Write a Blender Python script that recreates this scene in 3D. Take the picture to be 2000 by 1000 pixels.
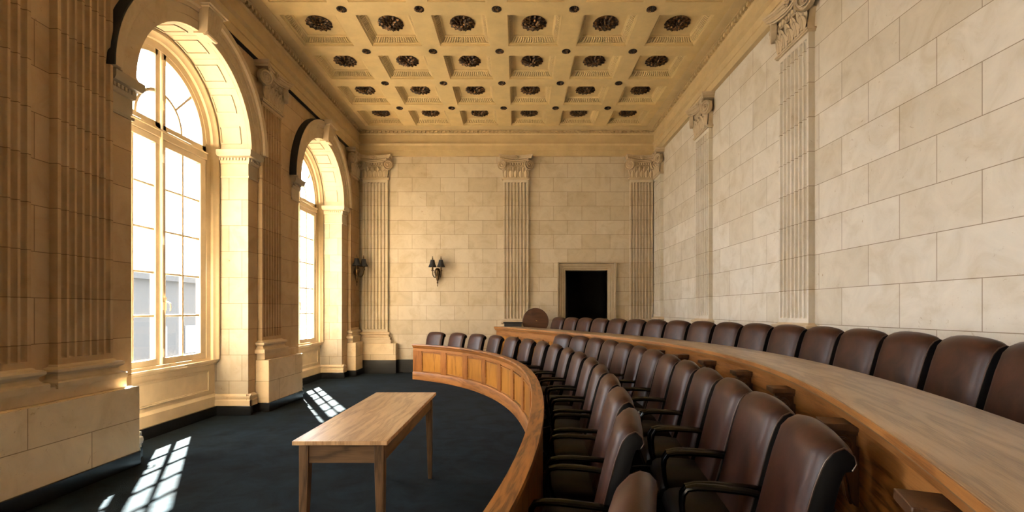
import bpy, bmesh, math, random
import numpy as np
from mathutils import Vector, Matrix
random.seed(7)
PI = math.pi
scn = bpy.context.scene
for o in list(bpy.data.objects): bpy.data.objects.remove(o)

# ------------------------------------------------------------------ camera, sky, sun, exposure
cam = bpy.data.cameras.new('camera'); camo = bpy.data.objects.new('camera', cam)
scn.collection.objects.link(camo); scn.camera = camo; DBG = []
camo.location = (0, 0, 1.5); camo.rotation_euler = (PI/2, 0, 0)
cam.sensor_width = 36; cam.lens = 950/2000*36
cam.shift_x = -12/2000; cam.shift_y = 106/2000; cam.clip_start = 0.05; cam.clip_end = 300
world = bpy.data.worlds.new('world'); scn.world = world; world.use_nodes = True
bg = world.node_tree.nodes['Background']
bg.inputs[0].default_value = (0.93, 0.96, 1.0, 1)
_nt = world.node_tree                      # hazy sky: much brighter on the side where the sun stands
_tc = _nt.nodes.new('ShaderNodeTexCoord'); _dp = _nt.nodes.new('ShaderNodeVectorMath'); _dp.operation = 'DOT_PRODUCT'
_dp.inputs[1].default_value = (-0.60, 0.66, 0.45)
_mr = _nt.nodes.new('ShaderNodeMapRange'); _mr.interpolation_type = 'SMOOTHSTEP'
_mr.inputs[1].default_value = -0.45; _mr.inputs[2].default_value = 0.95; _mr.inputs[3].default_value = 2.5; _mr.inputs[4].default_value = 13.0
_nt.links.new(_tc.outputs['Generated'], _dp.inputs[0]); _nt.links.new(_dp.outputs['Value'], _mr.inputs[0]); _nt.links.new(_mr.outputs[0], bg.inputs[1])
sun = bpy.data.lights.new('sun', 'SUN'); suno = bpy.data.objects.new('sun', sun)
scn.collection.objects.link(suno)
sun.energy = 300; sun.color = (1.0, 0.88, 0.70); sun.angle = math.radians(0.8)
suno.rotation_euler = Vector((0.511, -0.859, -1.0)).to_track_quat('-Z', 'Y').to_euler()
suno.location = (-8, 16, 10)
vs = scn.view_settings
vs.view_transform = "Standard"; vs.look = "None"; vs.gamma = 1; vs.exposure = 0.68
vs.use_curve_mapping = False

# ------------------------------------------------------------------ helpers
COL = scn.collection
def link(name, me, parent=None, mat=None):
    o = bpy.data.objects.new(name, me); COL.objects.link(o)
    if parent is not None: o.parent = parent
    if mat is not None:
        for m in (mat if isinstance(mat, (list, tuple)) else [mat]): me.materials.append(m)
    return o
def shade(me, ang=35):
    for p in me.polygons: p.use_smooth = True
    try: me.set_sharp_from_angle(angle=math.radians(ang))
    except Exception: pass
class MB:
    """collects vertices and faces of ONE mesh"""
    def __init__(s): s.v = []; s.f = []; s.m = []; s.uv = []
    def quad(s, pts, mi=0, uv=None):
        i = len(s.v); s.v += [tuple(p) for p in pts]; s.f.append(list(range(i, i+len(pts)))); s.m.append(mi); s.uv.append(uv)
    def box(s, x0, x1, y0, y1, z0, z1, mi=0, M=None):
        c = [(x0,y0,z0),(x1,y0,z0),(x1,y1,z0),(x0,y1,z0),(x0,y0,z1),(x1,y0,z1),(x1,y1,z1),(x0,y1,z1)]
        if M is not None: c = [tuple(M @ Vector(p)) for p in c]
        i = len(s.v); s.v += c
        for f in ((0,3,2,1),(4,5,6,7),(0,1,5,4),(1,2,6,5),(2,3,7,6),(3,0,4,7)):
            s.f.append([i+k for k in f]); s.m.append(mi); s.uv.append(None)
    def grid(s, rows, closed_u=False, closed_v=False, mi=0, uv=None):
        """rows: list of lists of points, all the same length"""
        i0 = len(s.v); n = len(rows[0])
        for r in rows: s.v += [tuple(p) for p in r]
        R = len(rows)
        for a in range(R if closed_v else R-1):
            b = (a+1) % R
            for c in range(n if closed_u else n-1):
                d = (c+1) % n
                s.f.append([i0+a*n+c, i0+a*n+d, i0+b*n+d, i0+b*n+c]); s.m.append(mi)
                if uv: s.uv.append([uv(a,c), uv(a,c+1), uv(a+1,c+1), uv(a+1,c)])
                else: s.uv.append(None)
    def cap(s, pts, mi=0):
        s.quad(pts, mi)
    def tube(s, path, r, n=8, mi=0, ry=None, closed=False, caps=True):
        """round tube along a path; r a number or a list"""
        P = [Vector(p) for p in path]; L = len(P); rows = []
        up = None
        for k in range(L):
            if closed: t = P[(k+1) % L]-P[k-1]
            else: t = P[min(k+1, L-1)]-P[max(k-1, 0)]
            t.normalize()
            if up is None:
                up = Vector((0,0,1)) if abs(t.z) < .9 else Vector((1,0,0))
            a = t.cross(up); a.normalize(); b = a.cross(t); b.normalize(); up = b
            rk = r[k] if isinstance(r, (list, tuple)) else r
            rb = rk if ry is None else rk*ry
            rows.append([tuple(P[k]+a*rk*math.cos(2*PI*j/n)+b*rb*math.sin(2*PI*j/n)) for j in range(n)])
        s.grid(rows, closed_u=True, closed_v=closed, mi=mi)
        if caps and not closed:
            s.cap(rows[0][::-1], mi); s.cap(rows[-1], mi)
    def lathe(s, prof, n=16, c=(0,0,0), mi=0, M=None):
        rows = []
        for r, z in prof:
            row = [Vector((r*math.cos(2*PI*j/n), r*math.sin(2*PI*j/n), z)) for j in range(n)]
            if M is not None: row = [M @ p for p in row]
            rows.append([tuple(p+Vector(c)) for p in row])
        s.grid(rows, closed_u=True, mi=mi)
        s.cap(rows[0][::-1], mi); s.cap(rows[-1], mi)
    def build(s, name, mat=None, parent=None, smooth=True, bevel=0, seg=2, ang=35, boxuv=True, fix=True):
        me = bpy.data.meshes.new(name); me.from_pydata(s.v, [], s.f)
        for i, p in enumerate(me.polygons): p.material_index = s.m[i]
        uvl = me.uv_layers.new(name='UVMap')
        for i, p in enumerate(me.polygons):
            u = s.uv[i]
            if u is None:
                nrm = p.normal
                for li in p.loop_indices:
                    c = me.vertices[me.loops[li].vertex_index].co
                    if abs(nrm.z) > .75: uvl.data[li].uv = (c.x, c.y)
                    elif abs(nrm.x) > abs(nrm.y): uvl.data[li].uv = (c.y, c.z)
                    else: uvl.data[li].uv = (c.x, c.z)
            else:
                for k, li in enumerate(p.loop_indices): uvl.data[li].uv = u[k]
        if fix:
            bm = bmesh.new(); bm.from_mesh(me)
            bmesh.ops.remove_doubles(bm, verts=bm.verts, dist=1e-5)
            bmesh.ops.recalc_face_normals(bm, faces=bm.faces)
            bm.to_mesh(me); bm.free()
        if smooth: shade(me, ang)
        o = link(name, me, parent, mat)
        if bevel:
            b = o.modifiers.new('bevel', 'BEVEL'); b.width = bevel; b.segments = seg; b.limit_method = 'ANGLE'; b.angle_limit = math.radians(40)
        return o
def struct(o): o['kind'] = 'structure'; return o
def tag(o, label, cat, group=None):
    o['label'] = label; o['category'] = cat
    if group: o['group'] = group
    return o
def empty(name, loc=(0,0,0), rz=0):
    o = bpy.data.objects.new(name, None); o.empty_display_size = .1; COL.objects.link(o)
    o.location = loc; o.rotation_euler = (0,0,rz); return o
def copy_tree(o, parent=None):
    c = o.copy(); COL.objects.link(c)
    if parent is not None: c.parent = parent
    for ch in list(o.children): copy_tree(ch, c)
    return c

# ------------------------------------------------------------------ materials
def newmat(name):
    m = bpy.data.materials.new(name); m.use_nodes = True
    nt = m.node_tree; b = nt.nodes['Principled BSDF']
    return m, nt, b
def nd(nt, t, **kw):
    n = nt.nodes.new(t)
    for k, v in kw.items():
        if k in n.inputs: n.inputs[k].default_value = v
        else: setattr(n, k, v)
    return n
def uvnode(nt, sc=(1,1,1), loc=(0,0,0)):
    t = nd(nt, 'ShaderNodeUVMap'); t.uv_map = 'UVMap'
    mp = nd(nt, 'ShaderNodeMapping'); mp.inputs['Scale'].default_value = sc; mp.inputs['Location'].default_value = loc
    nt.links.new(t.outputs[0], mp.inputs[0]); return mp
def objnode(nt, sc=(1,1,1)):
    t = nd(nt, 'ShaderNodeTexCoord'); mp = nd(nt, 'ShaderNodeMapping'); mp.inputs['Scale'].default_value = sc
    nt.links.new(t.outputs['Object'], mp.inputs[0]); return mp
def ramp(nt, src, stops):
    r = nd(nt, 'ShaderNodeValToRGB'); e = r.color_ramp.elements
    while len(e) < len(stops): e.new(0.5)
    for k, (p, c) in enumerate(stops):
        e[k].position = p; e[k].color = c if len(c) == 4 else (*c, 1)
    nt.links.new(src, r.inputs[0]); return r
def mix(nt, fac, a, b, mode='MIX'):
    m = nd(nt, 'ShaderNodeMix'); m.data_type = 'RGBA'; m.blend_type = mode
    for s, v in ((m.inputs[0], fac), (m.inputs[6], a), (m.inputs[7], b)):
        if hasattr(v, 'links'): nt.links.new(v, s)
        elif isinstance(v, (int, float)): s.default_value = v
        else: s.default_value = (*v, 1) if len(v) == 3 else v
    return m.outputs[2]
def bump(nt, b, h, st=.3, dist=.01):
    n = nd(nt, 'ShaderNodeBump'); n.inputs['Strength'].default_value = st; n.inputs['Distance'].default_value = dist
    nt.links.new(h, n.inputs['Height']); nt.links.new(n.outputs[0], b.inputs['Normal']); return n

STONE = (0.58, 0.465, 0.31)
def stone(name, bw=.755, rh=.387, u0=0, v0=0, tint=1.0, var=.10, mortar=.0035, base=STONE):
    m, nt, b = newmat(name); L = nt.links
    uv = uvnode(nt, (1,1,1), (-u0, -v0, 0))
    br = nd(nt, 'ShaderNodeTexBrick')
    br.offset = .5; br.offset_frequency = 2; br.squash = 1
    br.inputs['Scale'].default_value = 1; br.inputs['Mortar Size'].default_value = mortar
    br.inputs['Mortar Smooth'].default_value = .15; br.inputs['Bias'].default_value = -.1
    br.inputs['Brick Width'].default_value = bw; br.inputs['Row Height'].default_value = rh
    c = [x*tint for x in base]
    br.inputs['Color1'].default_value = (c[0]*(1+var*.6), c[1]*(1+var*.7), c[2]*(1+var), 1)
    br.inputs['Color2'].default_value = (c[0]*(1-var), c[1]*(1-var*1.2), c[2]*(1-var*1.6), 1)
    br.inputs['Mortar'].default_value = (c[0]*.42, c[1]*.36, c[2]*.28, 1)
    L.new(uv.outputs[0], br.inputs['Vector'])
    n1 = nd(nt, 'ShaderNodeTexNoise', Scale=3.2, Detail=8.0, Roughness=.62, Distortion=.8); L.new(objnode(nt).outputs[0], n1.inputs['Vector'])
    r1 = ramp(nt, n1.outputs[0], [(.32, (.86,.82,.75)), (.5, (.98,.97,.96)), (.68, (1.06,1.055,1.05))])
    c1 = mix(nt, 1.0, br.outputs['Color'], r1.outputs[0], 'MULTIPLY')
    n2 = nd(nt, 'ShaderNodeTexNoise', Scale=14.0, Detail=10.0, Roughness=.72, Distortion=1.6); L.new(objnode(nt).outputs[0], n2.inputs['Vector'])
    r2 = ramp(nt, n2.outputs[0], [(.31, (.50,.37,.22)), (.385, (1,1,1)), (1, (1,1,1))])
    n3 = nd(nt, 'ShaderNodeTexNoise', Scale=1.1, Detail=2.0); L.new(objnode(nt).outputs[0], n3.inputs['Vector'])
    r3 = ramp(nt, n3.outputs[0], [(.44, (0,0,0)), (.60, (.9,.9,.9))])
    c2 = mix(nt, r3.outputs[0], (1,1,1), r2.outputs[0])
    c3 = mix(nt, 1.0, c1, c2, 'MULTIPLY')
    L.new(c3, b.inputs['Base Color']); b.inputs['Roughness'].default_value = .62
    n4 = nd(nt, 'ShaderNodeTexNoise', Scale=60.0, Detail=5.0); L.new(objnode(nt).outputs[0], n4.inputs['Vector'])
    mm = nd(nt, 'ShaderNodeMath', operation='MULTIPLY_ADD'); L.new(br.outputs['Fac'], mm.inputs[0]); mm.inputs[1].default_value = -1.2
    m5 = nd(nt, 'ShaderNodeMath', operation='MULTIPLY'); L.new(n4.outputs[0], m5.inputs[0]); m5.inputs[1].default_value = .25
    L.new(m5.outputs[0], mm.inputs[2]); bump(nt, b, mm.outputs[0], .35, .006)
    return m
def plaster(name, col, rough=.6, nz=.06):
    m, nt, b = newmat(name); L = nt.links
    n = nd(nt, 'ShaderNodeTexNoise', Scale=4.0, Detail=6.0, Roughness=.6); L.new(objnode(nt).outputs[0], n.inputs['Vector'])
    r = ramp(nt, n.outputs[0], [(.3, tuple(x*(1-nz*2) for x in col)), (.7, tuple(x*(1+nz) for x in col))])
    L.new(r.outputs[0], b.inputs['Base Color']); b.inputs['Roughness'].default_value = rough
    n4 = nd(nt, 'ShaderNodeTexNoise', Scale=90.0, Detail=3.0); L.new(objnode(nt).outputs[0], n4.inputs['Vector'])
    bump(nt, b, n4.outputs[0], .12, .004)
    return m
def oak(name, dark, mid, light, horiz=True, rough=.4, ring=1.0, coat=.15, sc=1.0):
    """oak with grain running along u (horiz) or v"""
    m, nt, b = newmat(name); L = nt.links
    s = (1.1*sc, 9*sc, 1) if horiz else (9*sc, 1.1*sc, 1)
    mp = uvnode(nt, s)
    n = nd(nt, 'ShaderNodeTexNoise', Scale=1.3, Detail=3.0, Roughness=.5, Distortion=.5); L.new(mp.outputs[0], n.inputs['Vector'])
    mul = nd(nt, 'ShaderNodeMath', operation='MULTIPLY'); L.new(n.outputs[0], mul.inputs[0]); mul.inputs[1].default_value = 17*ring
    sn = nd(nt, 'ShaderNodeMath', operation='SINE'); L.new(mul.outputs[0], sn.inputs[0])
    s2 = (7*sc, 210*sc, 1) if horiz else (210*sc, 7*sc, 1)
    mp2 = uvnode(nt, s2)
    n2 = nd(nt, 'ShaderNodeTexNoise', Scale=1.0, Detail=6.0, Roughness=.75); L.new(mp2.outputs[0], n2.inputs['Vector'])
    a = nd(nt, 'ShaderNodeMath', operation='MULTIPLY_ADD'); L.new(sn.outputs[0], a.inputs[0]); a.inputs[1].default_value = .13*ring; L.new(n2.outputs[0], a.inputs[2])
    r = ramp(nt, a.outputs[0], [(.24, dark), (.48, mid), (.78, light)])
    mp3 = uvnode(nt, (.8, .8, 1)); n3 = nd(nt, 'ShaderNodeTexNoise', Scale=1.6, Detail=3.0); L.new(mp3.outputs[0], n3.inputs['Vector'])
    r3 = ramp(nt, n3.outputs[0], [(.3, (.78,.74,.70)), (.7, (1.12,1.1,1.08))])
    b.inputs['Specular IOR Level'].default_value = .3
    c = mix(nt, 1.0, r.outputs[0], r3.outputs[0], 'MULTIPLY')
    L.new(c, b.inputs['Base Color']); b.inputs['Roughness'].default_value = rough
    b.inputs['Coat Weight'].default_value = coat; b.inputs['Coat Roughness'].default_value = .25
    bump(nt, b, a.outputs[0], .15, .002)
    return m
def leather(name, c1, c2, rough=.36, spec=.45):
    m, nt, b = newmat(name); L = nt.links
    t = objnode(nt)
    n = nd(nt, 'ShaderNodeTexNoise', Scale=7.0, Detail=6.0, Roughness=.65, Distortion=.6); L.new(t.outputs[0], n.inputs['Vector'])
    r = ramp(nt, n.outputs[0], [(.32, c1), (.72, c2)])
    L.new(r.outputs[0], b.inputs['Base Color']); b.inputs['Roughness'].default_value = rough
    v = nd(nt, 'ShaderNodeTexVoronoi', Scale=260.0); L.new(t.outputs[0], v.inputs['Vector'])
    bump(nt, b, v.outputs[0], .12, .001)
    b.inputs['Specular IOR Level'].default_value = spec
    return m
def plain(name, col, rough=.5, metal=0, spec=.5):
    m, nt, b = newmat(name)
    t = nd(nt, 'ShaderNodeTexNoise', Scale=9.0, Detail=4.0); nt.links.new(objnode(nt).outputs[0], t.inputs['Vector'])
    r = ramp(nt, t.outputs[0], [(.3, tuple(x*.88 for x in col)), (.7, tuple(min(1, x*1.08) for x in col))])
    nt.links.new(r.outputs[0], b.inputs['Base Color'])
    b.inputs['Roughness'].default_value = rough; b.inputs['Metallic'].default_value = metal
    b.inputs['Specular IOR Level'].default_value = spec
    return m

XL, XR, YB, YN = -3.88, 3.32, 11.7, -4.6
ZARCH, ZC = 5.19, 5.82
LH, LV = .372, 1.60-.372*4     # course height, first joint: left wall
RH, RV = .387, 1.345-.387*3
BH, BV = .3424, 1.266-.3424*3
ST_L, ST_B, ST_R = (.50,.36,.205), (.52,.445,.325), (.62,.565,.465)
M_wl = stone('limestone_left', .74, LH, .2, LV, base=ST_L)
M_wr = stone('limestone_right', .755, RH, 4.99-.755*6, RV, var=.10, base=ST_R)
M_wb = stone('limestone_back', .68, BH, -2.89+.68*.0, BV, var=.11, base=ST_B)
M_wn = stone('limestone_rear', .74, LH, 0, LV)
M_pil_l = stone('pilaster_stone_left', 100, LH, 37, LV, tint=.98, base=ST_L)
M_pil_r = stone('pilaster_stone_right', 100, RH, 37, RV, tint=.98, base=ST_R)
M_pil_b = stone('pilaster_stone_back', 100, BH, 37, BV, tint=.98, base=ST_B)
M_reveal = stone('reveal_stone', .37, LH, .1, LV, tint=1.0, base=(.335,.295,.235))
M_plinth = stone('plinth_stone', 1.1, .315, .35, .135, tint=1.0, base=(.74,.60,.40))  # base lightened to paint in the low bounced light on the plinths
M_carved = stone('carved_stone', 100, 100, 50, 50, tint=.9, var=.02)
M_smooth = stone('moulded_stone', 100, 100, 50, 50, tint=1.0, var=.02)
M_ceil = plaster('ceiling_paint', (.68, .515, .255), .55)
M_corn = plaster('cornice_paint', (.54, .41, .22), .55)
M_paint = plaster('cream_joinery_paint', (.72, .58, .38), .42)
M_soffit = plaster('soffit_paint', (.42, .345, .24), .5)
M_base = plain('black_skirting', (.010, .011, .013), .25)
M_black = plain('black_paint_and_shade', (.012, .012, .013), .6)  # black of cabinet and roof slab, also of the painted shade strips
def carpet_mat():
    m, nt, b = newmat('blue_carpet'); L = nt.links
    t = objnode(nt)
    n = nd(nt, 'ShaderNodeTexNoise', Scale=3.0, Detail=8.0, Roughness=.7, Distortion=.7); L.new(t.outputs[0], n.inputs['Vector'])
    r = ramp(nt, n.outputs[0], [(.34, (.0006,.0032,.0058)), (.66, (.0056,.0138,.0215))])
    n2 = nd(nt, 'ShaderNodeTexNoise', Scale=170.0, Detail=3.0); L.new(t.outputs[0], n2.inputs['Vector'])
    r2 = ramp(nt, n2.outputs[0], [(.3, (.6,.6,.6)), (.7, (1.3,1.3,1.3))])
    L.new(mix(nt, 1.0, r.outputs[0], r2.outputs[0], 'MULTIPLY'), b.inputs['Base Color'])
    b.inputs['Roughness'].default_value = 1.0; b.inputs['Specular IOR Level'].default_value = .04
    b.inputs['Sheen Weight'].default_value = .02
    bump(nt, b, n2.outputs[0], .6, .006)
    return m
M_carpet = carpet_mat()
OD, OM, OL = (.10,.034,.007), (.27,.10,.020), (.38,.155,.036)
M_oak_v = oak('honey_oak_upright', OD, OM, OL, horiz=False, rough=.42)
M_oak_h = oak('honey_oak_rail', (.13,.05,.013), (.27,.112,.03), (.38,.17,.048), horiz=True, rough=.38)
M_oak_panel = oak('honey_oak_panel', (.15,.06,.009), (.36,.155,.020), (.46,.215,.035), horiz=False, rough=.42)
M_oak_ring = oak('figured_oak', (.11,.038,.008), (.28,.11,.024), (.37,.155,.038), horiz=True, rough=.36, ring=1.7)
M_oak_dark = oak('dark_oak', (.03,.014,.007), (.07,.032,.015), (.10,.05,.023), horiz=False, rough=.35)
M_oak_top = oak('worn_oak_top', (.15,.092,.046), (.27,.175,.092), (.34,.23,.13), horiz=True, rough=.33, ring=1.2, coat=.25)
M_tab_top = oak('pale_oak_top', (.31,.19,.10), (.50,.345,.20), (.60,.42,.25), horiz=False, rough=.35, ring=1.2, coat=.25)
M_tab = oak('table_oak', (.04,.023,.012), (.105,.064,.034), (.15,.094,.052), horiz=True, rough=.45, ring=1.3)
M_tab_v = oak('table_oak_upright', (.04,.023,.012), (.105,.064,.034), (.15,.094,.052), horiz=False, rough=.45, ring=1.3)
M_lea = leather('brown_leather', (.017,.006,.004), (.058,.021,.0125), .38, .28)
M_lea2 = leather('dark_seat_leather', (.006,.004,.003), (.013,.0075,.005), .5, .18)
M_blk = leather('black_leather', (.0012,.0012,.0016), (.0028,.0028,.0034), .5, .09)
M_pipe = plain('leather_piping', (.05,.026,.019), .3)
M_arm = plain('black_arm_lacquer', (.0015,.0015,.0016), .25, 0, .2)
M_metal = plain('black_metal', (.02,.02,.022), .3, .8)
M_shade = plain('black_fabric_shade', (.008,.008,.010), .8)
M_bronze = plain('aged_bronze', (.10,.065,.03), .32, .85)
M_brass = plain('polished_brass', (.75,.55,.28), .25, 1)
def rosette_mat():
    m, nt, b = newmat('dark_gilt'); L = nt.links
    t = objnode(nt)
    n = nd(nt, 'ShaderNodeTexNoise', Scale=28.0, Detail=4.0, Roughness=.7); L.new(t.outputs[0], n.inputs['Vector'])
    r = ramp(nt, n.outputs[0], [(.48, (.010,.007,.005)), (.60, (.20,.10,.035)), (.72, (.48,.27,.10))])
    L.new(r.outputs[0], b.inputs['Base Color']); b.inputs['Roughness'].default_value = .38; b.inputs['Metallic'].default_value = .55
    return m
M_ros = rosette_mat()
def glass_mat():
    m = bpy.data.materials.new('window_glass'); m.use_nodes = True; nt = m.node_tree; nt.nodes.clear()
    o = nd(nt, 'ShaderNodeOutputMaterial'); mx = nd(nt, 'ShaderNodeMixShader')
    tr = nd(nt, 'ShaderNodeBsdfTransparent'); gl = nd(nt, 'ShaderNodeBsdfGlossy'); gl.inputs['Roughness'].default_value = .02
    df = nd(nt, 'ShaderNodeBsdfDiffuse'); df.inputs[0].default_value = (.8,.85,.9,1)
    tr.inputs[0].default_value = (.97,.98,.99,1)
    lw = nd(nt, 'ShaderNodeLayerWeight'); pw = nd(nt, 'ShaderNodeMath', operation='POWER'); nt.links.new(lw.outputs['Facing'], pw.inputs[0]); pw.inputs[1].default_value = 4.0
    fr = nd(nt, 'ShaderNodeMath', operation='MULTIPLY_ADD'); nt.links.new(pw.outputs[0], fr.inputs[0]); fr.inputs[1].default_value = .6; fr.inputs[2].default_value = .04
    n = nd(nt, 'ShaderNodeTexNoise', Scale=5.0, Detail=8.0, Roughness=.7); nt.links.new(objnode(nt).outputs[0], n.inputs['Vector'])
    r = ramp(nt, n.outputs[0], [(.4, (.0,.0,.0)), (.8, (.09,.09,.09))])
    m2 = nd(nt, 'ShaderNodeMixShader'); nt.links.new(r.outputs[0], m2.inputs[0])
    nt.links.new(tr.outputs[0], m2.inputs[1]); nt.links.new(df.outputs[0], m2.inputs[2])
    nt.links.new(fr.outputs[0], mx.inputs[0]); nt.links.new(m2.outputs[0], mx.inputs[1]); nt.links.new(gl.outputs[0], mx.inputs[2])
    nt.links.new(mx.outputs[0], o.inputs[0]); return m
M_glass = glass_mat()
def eggdart():
    m, nt, b = newmat('egg_and_dart'); L = nt.links
    b.inputs['Base Color'].default_value = (.68,.515,.255,1); b.inputs['Roughness'].default_value = .55
    w = nd(nt, 'ShaderNodeTexWave', Scale=7.0, Distortion=1.5, Detail=2.0); w.inputs['Detail Scale'].default_value = 3
    L.new(uvnode(nt).outputs[0], w.inputs['Vector'])
    bump(nt, b, w.outputs['Fac'], 1.0, .018)
    r = ramp(nt, w.outputs['Fac'], [(.1, (.52,.38,.18)), (.5, (.68,.515,.26))]); L.new(r.outputs[0], b.inputs['Base Color'])
    return m
M_egg = eggdart()

# ------------------------------------------------------------------ curves of the two desks and three chair rows
def smooth_curve(pts, deg=6, n=260):
    P = np.array(pts, float); s = np.r_[0, np.cumsum(np.hypot(*np.diff(P, axis=0).T))]
    t = s/s[-1]; fx = np.polyfit(t, P[:,0], deg); fy = np.polyfit(t, P[:,1], deg)
    tt = np.linspace(0, 1, n); return np.c_[np.polyval(fx, tt), np.polyval(fy, tt)]
def arclen(P): return np.r_[0, np.cumsum(np.hypot(*np.diff(P, axis=0).T))]
def normals(P):
    T = np.gradient(P, axis=0); T /= np.linalg.norm(T, axis=1)[:,None]
    return np.c_[T[:,1], -T[:,0]]        # to the right of travel (towards the right wall when going away)
def offset(P, d): return P+normals(P)*d
def px(P, z): return 1012+950*P[:,0]/P[:,1]
C1 = smooth_curve([(-.28,1.05),(-.17,1.42),(-.085,1.77),(-.03,2.07),(.02,2.37),(.06,2.65),(.117,3.29),(.165,4.36),(.16,5.2),(.078,6.26),(-.014,6.8),(-.216,7.7),(-.519,8.5),(-.959,9.27),(-1.49,9.97),(-2.288,10.6)])
C2 = smooth_curve([(.60,.30),(.75,.60),(.884,.894),(.962,1.03),(1.06,1.235),(1.21,1.645),(1.395,2.26),(1.69,3.50),(1.80,4.45),(1.70,5.6),(1.27,6.98),(.98,7.9),(.62,8.79),(.36,9.4),(.09,9.96),(-.22,10.56),(-.54,11.16)], 6)
_s1 = arclen(C1); RA = C1+normals(C1)*np.interp(_s1, [0, 1.2, 4.0], [.45, .47, .56])[:,None]
RB = smooth_curve([(.87,1.1),(1.03,1.75),(1.19,2.5),(1.32,3.6),(1.37,4.5),(1.37,5.2),(1.31,6.2),(1.14,7.2),(.96,7.75),(.73,8.2),(.45,8.7)], 5)
RC = offset(C2, .93)
TIER, TB = .345, .08
Z1, Z2 = .765, 1.13

def at_s(P, s):
    S = arclen(P); return np.array([np.interp(s, S, P[:,0]), np.interp(s, S, P[:,1])])
def nrm_s(P, s):
    N = normals(P); S = arclen(P); n = np.array([np.interp(s, S, N[:,0]), np.interp(s, S, N[:,1])]); return n/np.linalg.norm(n)
def s_of_px(P, x):
    X = 1012+950*P[:,0]/P[:,1]; S = arclen(P)
    return X, S
def sweep(mb, P, prof, s0=None, s1=None, step=.08, mi=0, caps=True):
    """closed profile [(offset, z)...] swept along curve P between arc lengths"""
    S = arclen(P); s0 = 0 if s0 is None else s0; s1 = S[-1] if s1 is None else s1
    k = max(2, int(abs(s1-s0)/step)+1); rows = []
    ss = np.linspace(s0, s1, k)
    for s in ss:
        p = at_s(P, s); n = nrm_s(P, s)
        rows.append([(p[0]+n[0]*o, p[1]+n[1]*o, z) for o, z in prof])
    pl = [0]
    for a in range(len(prof)):
        b = (a+1) % len(prof); pl.append(pl[-1]+math.hypot(prof[b][0]-prof[a][0], prof[b][1]-prof[a][1]))
    mb.grid(rows, closed_u=True, mi=mi, uv=lambda a, c: (ss[min(a, k-1)], pl[c]))
    if caps: mb.cap(rows[0], mi); mb.cap(rows[-1][::-1], mi)
def boxprof(o0, o1, z0, z1): return [(o0,z0),(o0,z1),(o1,z1),(o1,z0)]

# ------------------------------------------------------------------ windows and left wall
WIN = [(-2.35, 1.055), (1.62, 1.055), (5.935, 1.055), (9.65, 1.055)]
ZSP = 3.80; XG = -4.40; XF = -4.33
def arc_pts(c, r, z, n=28): return [(c+r*math.cos(PI-PI*k/n), z+r*math.sin(PI*k/n)) for k in range(n+1)]
mb = MB()
yy = YN
for c, r in WIN:
    mb.quad([(XL,yy,0),(XL,c-r,0),(XL,c-r,6),(XL,yy,6)])
    A = arc_pts(c, r, ZSP)
    for k in range(len(A)-1):
        (y0,z0),(y1,z1) = A[k], A[k+1]
        mb.quad([(XL,y0,z0),(XL,y1,z1),(XL,y1,6),(XL,y0,6)])
    yy = c+r
mb.quad([(XL,yy,0),(XL,YB+.3,0),(XL,YB+.3,6),(XL,yy,6)])
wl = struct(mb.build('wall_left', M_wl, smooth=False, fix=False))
# outer masonry between the recesses (keeps daylight out)
mb = MB(); yy = YN-.4
for c, r in WIN:
    mb.box(-4.47, XL-.012, yy, c-r-.012, 0, 6.2); yy = c+r+.012
    A = arc_pts(c, r+.012, ZSP)
    for k in range(len(A)-1):
        (y0,z0),(y1,z1) = A[k], A[k+1]
        for xx in (XL-.012, -4.47): mb.quad([(xx,y0,z0),(xx,y1,z1),(xx,y1,6.2),(xx,y0,6.2)])
        mb.quad([(XL-.012,y0,z0),(XL-.012,y1,z1),(-4.47,y1,z1),(-4.47,y0,z0)])
mb.box(-4.47, XL-.012, yy, YB+.4, 0, 6.2)
mb.build('masonry', M_smooth, wl, smooth=False, fix=False)

def arch_sweep(mb, c, z, prof, a0=0, a1=PI, n=40, mi=0):
    """prof: (radius, x) closed loop swept round the arch axis (y=c, z)"""
    rows = []
    for k in range(n+1):
        a = a0+(a1-a0)*k/n
        rows.append([(x, c+r*math.cos(a), z+r*math.sin(a)) for r, x in prof])
    pl = [0]
    for a in range(len(prof)):
        b = (a+1) % len(prof); pl.append(pl[-1]+math.hypot(prof[b][0]-prof[a][0], prof[b][1]-prof[a][1]))
    mb.grid(rows, closed_u=True, mi=mi, uv=lambda a, q: ((a0+(a1-a0)*a/n)*1.2, pl[q]))
    mb.cap(rows[0], mi); mb.cap(rows[-1][::-1], mi)

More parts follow.
